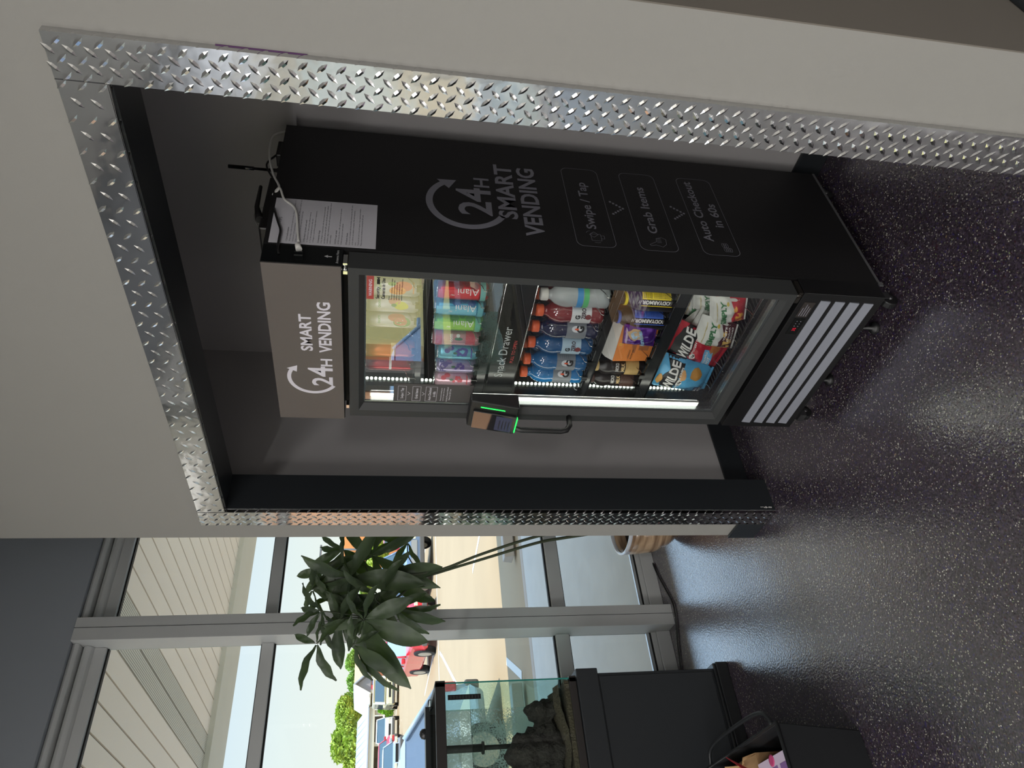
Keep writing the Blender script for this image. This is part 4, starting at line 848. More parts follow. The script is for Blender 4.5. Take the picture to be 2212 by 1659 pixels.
def car(name, label, loc, head, L_, Wd, H_, col, kind='suv', group=None, cat='car', glass=None):
    t = thing(name, label, cat, (0, 0, 0), group)
    pc = mat('car paint %d %d %d' % col, col, .22, coat=.6, spec=.6); w = Wd/2; hb_ = H_*.60 if kind != 'van' else H_*.52; f = L_/2
    m = MB()
    if kind == 'pickup':
        loft(m, [(-f, w*.95, .45, .98, .97), (-f+.1, w, .38, 1.05, .98), (f*.40, w, .32, 1.08, .97), (f*.86, w, .32, 1.08, .93), (f-.04, w*.92, .36, 1.0, .9), (f, w*.86, .42, .86, .9)])
        cab = [(-f*.28, f*.42)]
    elif kind == 'sedan':
        loft(m, [(-f, w*.84, .42, .80, .9), (-f+.14, w*.95, .28, .90, .92), (-f*.6, w, .25, .93, .93), (0, w, .24, .92, .95), (f*.5, w, .25, .86, .93), (f-.25, w*.93, .28, .74, .9), (f, w*.8, .36, .62, .9)])
        cab = [(-f*.72, f*.42)]
    elif kind == 'hatch':
        loft(m, [(-f, w*.90, .40, .80, .9), (-f+.10, w*.97, .28, .92, .95), (-f*.6, w, .25, .95, .96), (0, w, .24, .94, .96), (f*.5, w, .25, .90, .94), (f-.25, w*.93, .28, .78, .9), (f, w*.8, .36, .62, .9)])
        cab = [(-f*.97, f*.50)]
    elif kind == 'van':
        loft(m, [(-f, w*.95, .35, hb_, .98), (-f+.1, w, .30, hb_+.03, .98), (0, w, .28, hb_+.03, .98), (f*.8, w, .28, hb_, .96), (f, w*.93, .36, hb_-.12, .94)])
        cab = [(-f*.97, f*.93)]
    else:
        loft(m, [(-f, w*.93, .42, .98, .95), (-f+.12, w, .32, 1.05, .96), (0, w, .28, 1.04, .97), (f*.5, w, .28, 1.0, .95), (f*.88, w*.97, .30, .94, .92), (f, w*.86, .38, .80, .9)])
        cab = [(-f*.94, f*.40)]
    m.build('car_body', pc, t, smooth=False, bevel=.03)
    if kind == 'van':
        za, zt2 = hb_, H_-.03; m = MB(); m.hexa([(-f*.97, -w*.97, za), (f*.93, -w*.97, za), (f*.93, w*.97, za), (-f*.97, w*.97, za), (-f*.93, -w*.86, zt2), (f*.72, -w*.86, zt2), (f*.72, w*.86, zt2), (-f*.93, w*.86, zt2)]); m.build('upper_body', pc, t, bevel=.03)
        m = MB(); m.hexa([(f*.915, -w*.80, za+.10), (f*.935, -w*.80, za+.10), (f*.935, w*.80, za+.10), (f*.915, w*.80, za+.10), (f*.74, -w*.72, zt2-.14), (f*.765, -w*.72, zt2-.14), (f*.765, w*.72, zt2-.14), (f*.74, w*.72, zt2-.14)]); m.build('windscreen', glass or glm, t)
        for k in range(4):
            xa = f*.62-k*f*.42
            for s in (-1, 1): m = MB(); m.hexa([(xa-f*.32, s*w*.95, za+.12), (xa, s*w*.95, za+.12), (xa, s*w*.97, za+.12), (xa-f*.32, s*w*.97, za+.12), (xa-f*.32, s*w*.87, zt2-.16), (xa, s*w*.87, zt2-.16), (xa, s*w*.89, zt2-.16), (xa-f*.32, s*w*.89, zt2-.16)]); m.build('side_window', glass or glm, t)
    zb = {'pickup': 1.06, 'sedan': .90, 'van': hb_+.01, 'suv': 1.02, 'hatch': .93}[kind]; a, c = cab[0]
    sr, sf_ = {'pickup': (.10, .55), 'sedan': (.62, .70), 'van': (.10, .38), 'suv': (.35, .65), 'hatch': (.60, .80)}[kind]
    m = MB(); m.hexa([(a, -w*.95, zb-.03), (c, -w*.95, zb-.03), (c, w*.95, zb-.03), (a, w*.95, zb-.03), (a+sr, -w*.80, H_-.05), (c-sf_, -w*.80, H_-.05), (c-sf_, w*.80, H_-.05), (a+sr, w*.80, H_-.05)])
    if kind != 'van': m.build('windows', glass or glm, t, bevel=.02)
    else: m.bm.free()
    m = MB(); m.hexa([(a+sr-.05, -w*.82, H_-.06), (c-sf_+.05, -w*.82, H_-.06), (c-sf_+.05, w*.82, H_-.06), (a+sr-.05, w*.82, H_-.06), (a+sr+.08, -w*.72, H_), (c-sf_-.08, -w*.72, H_), (c-sf_-.08, w*.72, H_), (a+sr+.08, w*.72, H_)])
    m.build('roof_panel', pc, t, bevel=.02)
    for s in (-1, 1):
        m = MB()
        for q in ((a, a+sr), (c, c-sf_), ((a+c)/2+.05, (a+sr+c-sf_)/2+.05)):
            m.tube([(q[0], s*w*.955, zb), (q[1], s*w*.815, H_-.04)], .035, 6)
        if kind != 'van': m.build('pillars', pc, t)
        else: m.bm.free()
        m = MB(); m.box((c-.25, s*w*.98, zb), (c-.08, s*(w+.17), zb+.14)); m.build('side_mirror', pc, t, bevel=.03)
        m = MB(); m.box((f-.10, s*w*.55, .66), (f+.005, s*w*.90, .80)); m.build('headlight', hl, t, bevel=.02)
        m = MB(); m.box((-f-.01, s*w*.68, .66), (-f+.12, s*w*.97, .88)); m.build('tail_light', tl, t, bevel=.02)
        for x in (-f*.62, f*.64):
            R_ = .34 if kind in ('sedan', 'van', 'hatch') else .38; y = s*(w-.09)
            ar = [(x+math.cos(2*PI*k/20)*R_, R_+math.sin(2*PI*k/20)*R_) for k in range(20)]
            m = MB(); m.prism([(p_[0], p_[1]) for p_ in ar], 1, y-.11, y+.11); wh_ = m.build('wheel', tyre, t, bevel=.02)
            m = MB(); m.prism([(x+(p_[0]-x)*.62, R_+(p_[1]-R_)*.62) for p_ in ar], 1, y-.115, y+.115); m.build('wheel_rim', rimm, wh_)
    m = MB(); m.box((f-.05, -w*.5, .62), (f+.02, w*.5, .84 if kind == 'pickup' else .76)); g2_ = m.build('grille', mat('chrome grille' if kind == 'pickup' else 'dark grille', (176, 178, 180) if kind == 'pickup' else (50, 50, 52), .3, metal=.6), t)
    m = MB(); m.box((f-.08, -w*.92, .34), (f+.06, w*.92, .52)); m.box((-f-.05, -w*.92, .34), (-f+.08, w*.92, .54)); m.build('bumper', mat('grey bumper', (90, 86, 82), .5), t, bevel=.03)
    t.location = loc; t.rotation_euler = (0, 0, head); return t
gr_c = 'vehicles in the parking lot'
def park(px, py, head, lx, ly):
    p_ = GA(px, py); c_, s_ = math.cos(head), math.sin(head); x = p_.x-(c_*lx-s_*ly); y = p_.y-(s_*lx+c_*ly); return (x, y, gz(x) if x > -23 else -.70)
bw = mat('blue sedan window', (122, 146, 178), .12, spec=1)
car('pickup_truck', 'blue-grey pickup truck facing the windows behind the plant', park(933, 1265, 0, 1.79, -.91), 0, 5.6, 2.0, 1.90, (104, 124, 150), 'pickup', gr_c, 'truck')
car('parked_car', 'bright red SUV parked left of the mullion beyond the plant leaves', park(941, 1406, -.112, 1.44, -.84), -.112, 4.5, 1.85, 1.72, (214, 26, 46), 'suv', gr_c, glass=mat('pale car window', (150, 174, 182), .1, spec=1))
car('parked_car', 'pinkish red car far behind the pickup at the corner of the wall', (-38, 21.5, -.70), 0, 4.5, 1.85, 1.7, (214, 60, 84), 'suv', gr_c)
car('camper_van', 'cream vintage camper van parked before the grey gabled building', park(861, 1522, -.2, 1.55, -1.0), -.2, 4.6, 2.1, 1.95, (236, 226, 184), 'van', gr_c, 'van')
car('parked_car', 'white SUV parked in front of the long low building', park(861, 1606, -.25, 1.45, -.86), -.25, 4.6, 1.9, 1.62, (240, 234, 220), 'suv', gr_c)
car('parked_car', 'red car with black bonnet grille left of the white SUV', park(868, 1650, 0, 1.4, -.8), 0, 4.4, 1.8, 1.5, (196, 40, 52), 'suv', gr_c, glass=glm)
car('parked_car', 'silver car cut by the left edge beside the red car', park(884, 1668, 0, 1.4, -.8), 0, 4.4, 1.8, 1.4, (170, 176, 184), 'sedan', gr_c)
car('parked_car', 'light blue hatchback close outside behind the aquarium', (-11.12, .93, -.285), -PI/2, 4.66, 1.84, 1.40, (164, 186, 212), 'hatch', gr_c, glass=bw)
car('parked_car', 'light blue car parked further along the walkway', (-10.9, -6.0, -.28), 0, 4.8, 1.9, 1.62, (150, 176, 200), 'suv', gr_c, glass=bw)
# ------------------------------------------------------------------ buildings
GF = -.70
def P(x, y, X): return at(x, y, 0, X)
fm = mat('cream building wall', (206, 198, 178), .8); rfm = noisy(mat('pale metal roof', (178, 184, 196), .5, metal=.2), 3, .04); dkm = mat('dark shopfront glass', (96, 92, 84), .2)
B = -72.0
bl = thing('long_building', 'long low building with pale ribbed metal roof across the lot', 'building', (B, 8, GF))
yR = min(P(800, 1505, B).y, P(799, 1497, B+4.5).y-.3); yL = -30
zt_, ze, zf = P(776, 1560, B).z, P(795, 1560, B).z, P(809, 1560, B).z
zr = P(771, 1580, B-3).z
m = MB(); m.prism([(B+1.5, ze), (B-3, zr), (B-7.5, ze), (B-7.5, ze-.1), (B+1.5, ze-.1)], 1, yL, yR)
m.build('roof', rfm, bl)
m = MB(); y = yL
while y < yR-.3: m.hexa([(B+1.45, y, ze), (B+1.5, y, ze), (B+1.5, y+.06, ze), (B+1.45, y+.06, ze), (B-3, y, zr+.05), (B-2.95, y, zr+.05), (B-2.95, y+.06, zr+.05), (B-3, y+.06, zr+.05)]); y += .6
m.build('roof_ribs', rfm, bl)
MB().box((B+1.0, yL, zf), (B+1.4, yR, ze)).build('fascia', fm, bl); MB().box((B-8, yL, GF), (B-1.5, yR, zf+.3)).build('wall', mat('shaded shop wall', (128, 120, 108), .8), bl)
y = yR-.4; k = 0
while y > yL+1: MB().box((B+1.0, y-.16, GF), (B+1.3, y+.16, zf)).build('porch_column', fm, bl); MB().box((B-1.5, y-2.3, GF+.3), (B-1.45, y-.5, zf-.2)).build('shop_window', dkm, bl); y -= 2.7; k += 1
gb_ = thing('gabled_building', 'white-roofed building end with grey gable and a red sign', 'building', (G0+0 if 0 else B+2, yR+1.5, GF))
G0 = B+4.5
pa, pb, pc_, pd = P(767, 1481, G0), P(799, 1497, G0), P(800, 1457, G0), P(764, 1485, G0)
m = MB(); m.prism([(pa.y, pa.z), (pb.y, pb.z), (pb.y, GF+2.1), (pc_.y, GF+2.1), (pc_.y, pc_.z)], 0, G0, G0-.2)
m.build('gable_wall', mat('grey gable wall', (150, 146, 146), .8), gb_)
q1, q2 = P(799, 1514, G0), P(766, 1512, G0)
m = MB(); m.hexa([(G0+.3, pb.y-.1, pb.z-.1), (G0+.3, pa.y, pa.z-.05), (G0-7, pa.y, pa.z-.05), (G0-7, pb.y-.1, pb.z-.1), (G0+.3, pb.y-.2, pb.z+.05), (G0+.3, pa.y, pa.z+.12), (G0-7, pa.y, pa.z+.12), (G0-7, pb.y-.2, pb.z+.05)]); m.build('left_roof_slope', mat('white roof', (240, 238, 224), .6), gb_)
m = MB(); m.hexa([(G0-.6, q1.y, q1.z), (G0-.6, pb.y, pb.z), (G0-1.0, pb.y, pb.z), (G0-1.0, q1.y, q1.z), (G0-2.2, q2.y, q2.z), (G0-2.2, pa.y, pa.z), (G0-2.6, pa.y, pa.z), (G0-2.6, q2.y, q2.z)]); m.build('side_roof', mat('white roof'), gb_)
m = MB(); m.hexa([(G0+.4, pa.y, pa.z), (G0+.4, pc_.y+.3, pc_.z-.1), (G0-5, pc_.y+.3, pc_.z-.1), (G0-5, pa.y, pa.z), (G0+.4, pa.y, pa.z+.15), (G0+.4, pc_.y+.3, pc_.z+.1), (G0-5, pc_.y+.3, pc_.z+.1), (G0-5, pa.y, pa.z+.15)]); m.build('right_roof_slope', rfm, gb_)
for yy in (pb.y+.3, pc_.y-.3): MB().box((G0-.5, yy-.18, GF), (G0-.1, yy+.18, GF+2.2)).build('porch_column', mat('white roof'), gb_)
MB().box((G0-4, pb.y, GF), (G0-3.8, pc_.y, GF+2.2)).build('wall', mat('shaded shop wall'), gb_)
s0 = P(802, 1489, G0+.1); s1 = P(813, 1480, G0+.1); MB().box((G0+.05, s0.y, s1.z), (G0+.15, s1.y, s0.z)).build('red_sign', mat('red sign', (216, 70, 90), .5), gb_)
s0 = P(803, 1479, G0+.1); s1 = P(812, 1469, G0+.1); MB().box((G0+.05, s0.y, s1.z), (G0+.15, s1.y, s0.z)).build('blue_sign', mat('blue sign', (96, 92, 130), .5), gb_)
H0 = -92.0
hs = thing('brown_roof_house', 'house with brown hip roof behind the leaf tips', 'house', (H0, P(790, 1440, H0).y, GF))
a1, a2, b1, b2_ = P(767, 1405, H0), P(767, 1455, H0), P(793, 1470, H0), P(793, 1390, H0)
m = MB(); m.hexa([(H0-8, b1.y-1, b1.z), (H0, b1.y-1, b1.z), (H0, b2_.y+1, b2_.z), (H0-8, b2_.y+1, b2_.z), (H0-4.2, a2.y, a1.z), (H0-3.8, a2.y, a1.z), (H0-3.8, a1.y, a1.z), (H0-4.2, a1.y, a1.z)]); m.build('roof', mat('brown shingle roof', (206, 168, 128), .8), hs)
MB().box((H0-7, b1.y, GF), (H0-1, b2_.y, b1.z+.1)).build('wall', mat('orange brick wall', (206, 130, 92), .8), hs)
ob = thing('orange_building', 'orange building front at the wall corner near the street light', 'building', (-64, P(750, 1170, -64).y, GF))
o1, o2 = P(741, 1188, -64), P(790, 1120, -64); MB().box((-70, o1.y, GF), (-64, o2.y+6, o1.z)).build('wall', mat('orange stucco', (226, 146, 84), .8), ob)
for k in range(3): MB().box((-63.95, o1.y+1+k*2.2, o1.z-1.2), (-63.9, o1.y+2.2+k*2.2, o1.z-.5)).build('window', mat('white roof'), ob)
tb = thing('tan_building', 'tan building seen only as a reflection in the vending machine glass', 'building', (-30, -24, GF))
MB().box((-40, -24.0, GF), (-30, -15.0, 6.5)).build('wall', mat('peach stucco wall', (236, 176, 134), .8), tb)
MB().box((-38, -40, GF), (-29, -24.0, 6.2)).build('side_wall', mat('pale yellow wall', (240, 228, 160), .8), tb)
MB().box((-40.3, -24.0, 6.5), (-29.7, -14.8, 6.8)).build('roof_edge', fm, tb); MB().box((-38.2, -40.2, 6.2), (-28.8, -24.0, 6.5)).build('roof_edge', fm, tb)
MB().box((-29.98, -24.0, 3.0), (-29.9, -15, 3.25)).build('wall_band', fm, tb)
for k in range(3): MB().box((-29.98, -22.9+k*2.6, .6), (-29.9, -21.5+k*2.6, 2.6)).build('window', dkm, tb)
# street light
X_ = -60.0; p0, p1 = P(741, 1187, X_), P(694, 1187, X_)
sl = thing('street_light', 'tall thin street light pole against the sky near the wall corner', 'street light', (X_, p0.y, GF)); gm = mat('grey pole', (120, 120, 122), .5, metal=.5)
MB().tube([(X_, p0.y, GF), (X_, p0.y, p1.z)], .09, 8).build('pole', gm, sl); MB().box((X_-.2, p1.y-.75, p1.z-.05), (X_+.2, p1.y+.35, p1.z+.10)).build('lamp_head', gm, sl)
# ------------------------------------------------------------------ trees and bushes
def foliage(name, label, c, r3, col, n, ls, seed, trunk=True, group='trees across the lot', cat='tree'):
    rnd = random.Random(seed); t = thing(name, label, cat, (c[0], c[1], GF), group); m = MB(); lobes = []
    for i in range(9):
        a = rnd.uniform(0, 2*PI); lobes.append(Vector((c[0]+r3[0]*.55*math.cos(a), c[1]+r3[1]*.62*math.sin(a)*rnd.uniform(.4, 1), c[2]+r3[2]*rnd.uniform(-.5, .6))))
    n, ls = int(n*2.4), ls*.62
    for i in range(n):
        o_ = rnd.choice(lobes); d = Vector((rnd.gauss(0, 1), rnd.gauss(0, 1), rnd.gauss(0, 1))).normalized()*rnd.uniform(.55, 1)**.5
        p_ = o_+Vector((d.x*r3[0]*.5, d.y*r3[1]*.5, d.z*r3[2]*.5)); a = Vector((rnd.gauss(0, 1), rnd.gauss(0, 1), rnd.gauss(0, .6))).normalized(); b2 = a.orthogonal().normalized(); s = ls*rnd.uniform(.6, 1.3)
        m.mi = rnd.choice((0, 0, 1, 2)); m.poly([p_-a*s, p_-b2*s*.5, p_+a*s, p_+b2*s*.5])
    ms = [mat('leaf %d %d %d' % tuple(int(v*k) for v in col), tuple(min(255, int(v*k)) for v in col), .7) for k in (1, .82, 1.15)]
    m.build('crown', ms, t, recalc=False)
    if trunk:
        m = MB(); m.tube([(c[0], c[1], GF), (c[0]+.1, c[1]-.1, c[2]-r3[2]*.4), (c[0], c[1], c[2]+r3[2]*.2)], [.22, .16, .06], 8)
        for k in range(5): a = k*1.3; m.tube([(c[0], c[1], c[2]-r3[2]*.5), (c[0]+r3[0]*.4*math.cos(a), c[1]+r3[1]*.5*math.sin(a), c[2]+r3[2]*.3)], [.08, .03], 6)
        m.build('trunk', mat('grey bark', (120, 108, 92), .9), t)
gcol = (150, 176, 74)
def tree_px(label, x0_, x1_, y0_, y1_, X, col, n, ls, seed, **k):
    a, b2 = P(x0_, (y0_+y1_)/2, X), P(x1_, (y0_+y1_)/2, X); l, r = P((x0_+x1_)/2, y1_, X), P((x0_+x1_)/2, y0_, X)
    foliage(k.pop('name', 'leafy_tree'), label, (X, (l.y+r.y)/2, (a.z+b2.z)/2), (abs(r.y-l.y)*.42, abs(r.y-l.y)*.46, abs(a.z-b2.z)*.46), col, n, ls, seed, **k)
tree_px('tall yellow-green tree rising behind the long building roof', 716, 790, 1500, 1665, -100, (164, 186, 78), 4600, .60, 1)
tree_px('green tree between the gabled building and the tall tree', 736, 785, 1494, 1545, -102, (140, 172, 80), 1500, .55, 2)
tree_px('loose bare-branched tree at the left end of the long building roof', 738, 790, 1625, 1720, -104, (176, 190, 90), 1500, .55, 3)
tree_px('green tree directly above the brown roofed house', 746, 782, 1398, 1450, -112, (150, 182, 84), 1500, .55, 4)
tree_px('bright green tree right of the white gable top', 750, 790, 1448, 1498, -112, (140, 178, 84), 1500, .55, 5)
tree_px('yellow-green tree in front of the brown roofed house', 786, 822, 1425, 1462, -78, (160, 190, 66), 1300, .32, 6)
tree_px('low shrubbery behind the red SUV near the house', 800, 830, 1395, 1430, -76, (160, 184, 70), 800, .30, 7, name='leafy_bush', trunk=False)
tree_px('round bright green bush between camper van and white SUV', 816, 856, 1526, 1550, -66, (130, 176, 46), 1000, .20, 8, name='leafy_bush', trunk=False, group='bushes across the lot', cat='bush')
tree_px('yellow-green tree behind the pickup truck at the wall corner', 780, 850, 1120, 1230, -54, (176, 196, 84), 2400, .32, 9)
tree_px('green tree hidden mostly behind the plant and mullion', 770, 830, 1250, 1400, -75, (150, 180, 84), 1600, .45, 10)
# ================================================================== potted plant by the window
pot = thing('planter_pot', 'tan banded ceramic pot with a pale rim behind the wall corner', 'pot', (-3.20, 1.80, 0))
potm = mat('banded tan ceramic', (150, 118, 88), .25, coat=.4); N, L, b = nodes(potm); t = N.new('ShaderNodeTexCoord'); mp = N.new('ShaderNodeMapping'); mp.inputs['Scale'].default_value = (1, 1, 9)
L.new(t.outputs['Object'], mp.inputs[0]); nz = N.new('ShaderNodeTexNoise'); nz.inputs['Scale'].default_value = 3; nz.inputs['Detail'].default_value = 4; L.new(mp.outputs[0], nz.inputs['Vector'])
r = N.new('ShaderNodeValToRGB'); r.color_ramp.elements[0].position = .38; r.color_ramp.elements[0].color = (*lin((104, 78, 58)), 1); r.color_ramp.elements[1].position = .62; r.color_ramp.elements[1].color = (*lin((186, 158, 128)), 1)
L.new(nz.outputs['Fac'], r.inputs[0]); L.new(r.outputs[0], b.inputs['Base Color'])
PX, PY, PR = -3.20, 1.80, .178
m = MB(); m.lathe([(.085, 0), (.095, .004), (.135, .06), (.165, .14), (.172, .22), (PR-.004, .285), (PR-.016, .285), (.158, .23), (.150, .20)], (PX, PY), 40, 0); m.build('pot_body', potm, pot)
m = MB(); m.lathe([(PR-.004, .284), (PR, .290), (PR-.002, .300), (PR-.012, .302), (PR-.017, .292), (PR-.016, .284)], (PX, PY), 40, 0, cap=False); m.build('pot_rim', mat('pale glazed rim', (196, 198, 204), .12, coat=.6), pot)
m = MB(); m.lathe([(.155, .225), (.08, .235), (.001, .24)], (PX, PY), 30, 0); m.build('soil', noisy(mat('dark soil', (48, 38, 30), .95), 40, .3, .5), pot, recalc=False)
# the plant: long stems, palmate leaves of six to eight leaflets
pl_ = thing('money_tree', 'tall leafy money tree with long thin stems in the tan pot, dark against the window', 'plant', (PX, PY, .24))
stemm = mat('green brown stem', (70, 78, 58), .6)
lfm = mat('dark green leaf', (52, 82, 44), .45, spec=.4); b = lfm.node_tree.nodes['Principled BSDF']
lfm2 = bpy.data.materials.new('leaf with light through'); lfm2.use_nodes = True; N = lfm2.node_tree.nodes; L = lfm2.node_tree.links; N.clear()
o_ = N.new('ShaderNodeOutputMaterial'); mxx = N.new('ShaderNodeMixShader'); d_ = N.new('ShaderNodeBsdfPrincipled'); tr_ = N.new('ShaderNodeBsdfTranslucent')
tc_ = N.new('ShaderNodeTexCoord'); nn = N.new('ShaderNodeTexNoise'); nn.inputs['Scale'].default_value = 9; L.new(tc_.outputs['Object'], nn.inputs['Vector'])
rr = N.new('ShaderNodeValToRGB'); rr.color_ramp.elements[0].color = (*lin((58, 70, 58)), 1); rr.color_ramp.elements[1].color = (*lin((82, 98, 70)), 1); rr.color_ramp.elements[0].position = .35; rr.color_ramp.elements[1].position = .7
L.new(nn.outputs['Fac'], rr.inputs[0]); L.new(rr.outputs[0], d_.inputs['Base Color']); d_.inputs['Roughness'].default_value = .42
tr_.inputs[0].default_value = (*lin((96, 128, 44)), 1); mxx.inputs[0].default_value = .22; L.new(d_.outputs[0], mxx.inputs[1]); L.new(tr_.outputs[0], mxx.inputs[2]); L.new(mxx.outputs[0], o_.inputs[0])
XPL = -3.12
stA = smooth([(PX+.02, PY-.02, .22), (PX+.03, PY-.08, .60), at(1155, 1160, 0, XPL), at(1040, 1197, 0, XPL), at(960, 1228, 0, XPL), at(900, 1240, 0, XPL), at(840, 1243, 0, XPL), at(770, 1250, 0, XPL)])
stB = smooth([(PX-.02, PY-.03, .22), (PX+.0, PY-.10, .62), at(1155, 1174, 0, XPL-.05), at(1045, 1207, 0, XPL-.05), at(950, 1236, 0, XPL-.05), at(900, 1253, 0, XPL-.05), at(866, 1285, 0, XPL-.05), at(800, 1335, 0, XPL)])
for q in (stA, stB): MB().tube(q, [.0085*(1-.4*i/len(q)) for i in range(len(q))], 8).build('stem', stemm, pl_)
UPI, RTI = uv, rt
def leaflet(m, o, d, nrm, ln, wd, droop, rnd):
    """obovate leaflet with a folded midrib, drooping to a pointed tip"""
    d = d.normalized(); sd = d.cross(nrm).normalized(); rows = []; curl = rnd.uniform(-.10, .10); K = 9
    for i in range(K+1):
        s = i/K; w = wd*(math.sin(PI*min(1, s**1.15))**.75)*(1-.12*s) if 0 < s < 1 else .0006
        c = o+d*ln*s*(1-.12*s*droop)-Vector((0, 0, 1))*droop*ln*.30*s*s+nrm*math.sin(s*PI)*ln*.05; r_ = []
        for k in (-1, -.55, 0, .55, 1): r_.append(c+sd*w*k*.5+nrm*(abs(k)*w*.16+curl*w*k+.004*math.sin(s*14+k*3)))
        rows.append(r_)
    m.grid(rows)
hubs = [  # hub pixel, depth offset, [(angle in the picture, length px)], angles clockwise from image right
 ((757, 1247), .03, [(5, 150), (-60, 120), (-105, 90), (-150, 110), (170, 95), (95, 110), (60, 120), (130, 90)]),
 ((803, 1199), -.05, [(-60, 105), (-28, 100), (-100, 60), (165, 110), (25, 150), (60, 115), (-130, 90)]),
 ((693, 1320), .06, [(-130, 70), (-175, 46), (155, 60), (120, 60), (75, 100), (35, 50)]),
 ((684, 1390), .10, [(-165, 52), (110, 95), (70, 90), (-80, 50), (-40, 70)]),
 ((786, 1338), .12, [(-25, 105), (18, 140), (52, 165), (80, 95), (120, 90), (-70, 80), (-120, 75), (175, 90)]),
 ((764, 1393), .10, [(-30, 60), (25, 110), (45, 130), (65, 80), (-95, 60)]),
 ((674, 1274), .0, [(-80, 60), (-40, 80), (20, 90), (60, 100), (110, 50), (-10, 110)]),
 ((733, 1340), .02, [(0, 60), (-60, 90), (90, 100), (50, 110), (130, 80), (-110, 60)]),
 ((848, 1312), -.08, [(20, 110), (-20, 70), (45, 95), (0, 95), (80, 60), (170, 80)]),
 ((834, 1243), -.03, [(-8, 110), (15, 95), (35, 120), (-170, 80), (80, 100), (-45, 70)]),
 ((742, 1186), -.06, [(-150, 60), (180, 60), (150, 90), (110, 80), (30, 60), (60, 90), (-90, 60)]),
 ((700, 1232), -.08, [(130, 70), (170, 60), (60, 90), (20, 100), (-30, 80)]),
 ((820, 1285), .02, [(160, 110), (120, 100), (60, 90), (-60, 90), (-140, 100)]),
 ((716, 1290), -.02, [(150, 70), (60, 90), (-60, 90), (-120, 60), (10, 100)]),
 ((880, 1172), -.10, [(160, 100), (-160, 80), (120, 70), (60, 60)]),
 ((770, 1310), -.05, [(-20, 90), (60, 90), (140, 90), (-100, 80), (-150, 80)]),
]
rnd = random.Random(11)
for hi, (hp, off, ls_) in enumerate(hubs):
    X = XPL+off; o = at(hp[0], hp[1], 0, X); depth = (o-Vector((0, 0, CAMZ))).dot(fw)/FPX
    near = min(stA+stB, key=lambda q: (q-o).length)
    base = near if (near-o).length < .45 else stA[-1]
    mid_ = (base+o)/2+Vector((.02, 0, .03)); MB().tube(smooth([base, mid_, o], 5), .0028, 6).build('leaf_stalk', stemm, pl_)
    m = MB(); nb = (-fw+Vector((0, 0, .55))).normalized()
    for a, lp in ls_:
        a = math.radians(a); d = (math.cos(a)*(-UPI)-math.sin(a)*RTI)+fw*rnd.uniform(-.35, .35); ln = lp*depth*1.04
        nr = (nb+Vector((rnd.uniform(-.5, .5), rnd.uniform(-.5, .5), rnd.uniform(-.3, .5)))).normalized(); nr = (nr-d.normalized()*nr.dot(d.normalized())).normalized()
        leaflet(m, o+d.normalized()*.006, d, nr, ln, ln*rnd.uniform(.26, .35), rnd.uniform(.0, .35), rnd)
    m.build('leaf', lfm2, pl_, recalc=False)
# black cable lying along the window foot
gp = lambda x, y: at(x, y, 2, .006)
cb = [gp(1399, 1180), gp(1400, 1196), gp(1408, 1212), gp(1420, 1240), gp(1437, 1272), gp(1452, 1300), gp(1458, 1325), gp(1461, 1350), gp(1463, 1380), gp(1466, 1410), gp(1471, 1450), gp(1478, 1500)]
MB().tube(smooth(cb), .0045, 8).build('floor_cable', mat('black floor cable', (20, 20, 21), .5)); tag(bpy.data.objects['floor_cable'], 'black cable lying on the floor along the foot of the window', 'cable')
# ================================================================== aquarium on its black stand
CX0, CX1, CY1, CY0 = -3.46, -3.06, .995, -.60
std = noisy(mat('black stand laminate', (40, 43, 46), .45), 3, .05)
cs = thing('aquarium_stand', 'black cabinet stand carrying the aquarium beside the window', 'cabinet', (-3.26, .38, 0))
m = MB(); m.box((CX0, CY0, .055), (CX1-.004, CY1-.006, .60)); m.build('cabinet_body', std, cs, bevel=.003)
m = MB(); m.box((CX0-.01, CY0-.012, .595), (CX1+.010, CY1+.012, .690)); m.build('cabinet_top', std, cs, bevel=.004)
m = MB(); m.box((CX0-.012, CY0-.014, 0), (CX1+.016, CY1+.016, .055)); m.box((CX0-.008, CY0-.01, .055), (CX1+.012, CY1+.012, .068)); m.build('plinth', mat('black stand plinth', (26, 28, 30), .3), cs, bevel=.004)
for k in range(2):
    y0_ = CY0+.02+k*.785; m = MB(); m.box((CX1-.004, y0_, .075), (CX1+.001, y0_+.770, .588)); d = m.build('cabinet_door', std, cs, bevel=.002)
aq = thing('aquarium', 'green tinted glass aquarium with black rims on the black stand', 'aquarium', (-3.26, .37, .69))
blk = mat('black aquarium rim', (46, 43, 42), .4); AX0, AX1, AY0, AY1, AZ0, AZ1 = -3.455, -3.065, -.59, .975, .692, 1.285
def rimbox(z0, z1, nm):
    m = MB(); e_ = .006
    m.box((AX0-e_, AY0-e_, z0), (AX1+e_, AY0+.02, z1)); m.box((AX0-e_, AY1-.02, z0), (AX1+e_, AY1+e_, z1)); m.box((AX1-.02, AY0, z0), (AX1+e_, AY1, z1)); m.box((AX0-e_, AY0, z0), (AX0+.02, AY1, z1)); m.build(nm, blk, aq, bevel=.002)
rimbox(AZ1-.040, AZ1, 'top_rim'); rimbox(AZ0, AZ0+.030, 'bottom_rim')
m = MB(); m.box((AX0+.005, AY0+.01, AZ1), (AX1-.15, AY1-.02, AZ1+.010)); m.build('lid', glassy('lid glass', (.8, .85, .84)), aq)
algae = (.10, .14, .12)
gf = glassy('aquarium front glass', (.95, .98, .97), boost=1.0); ga = glassy('algae specked back glass', (.92, .96, .94), speck=(150, .93, .75, (.40, .47, .43)))
m = MB(); m.box((AX1-.006, AY0, AZ0), (AX1, AY1, AZ1-.01)); m.build('front_pane', gf, aq)
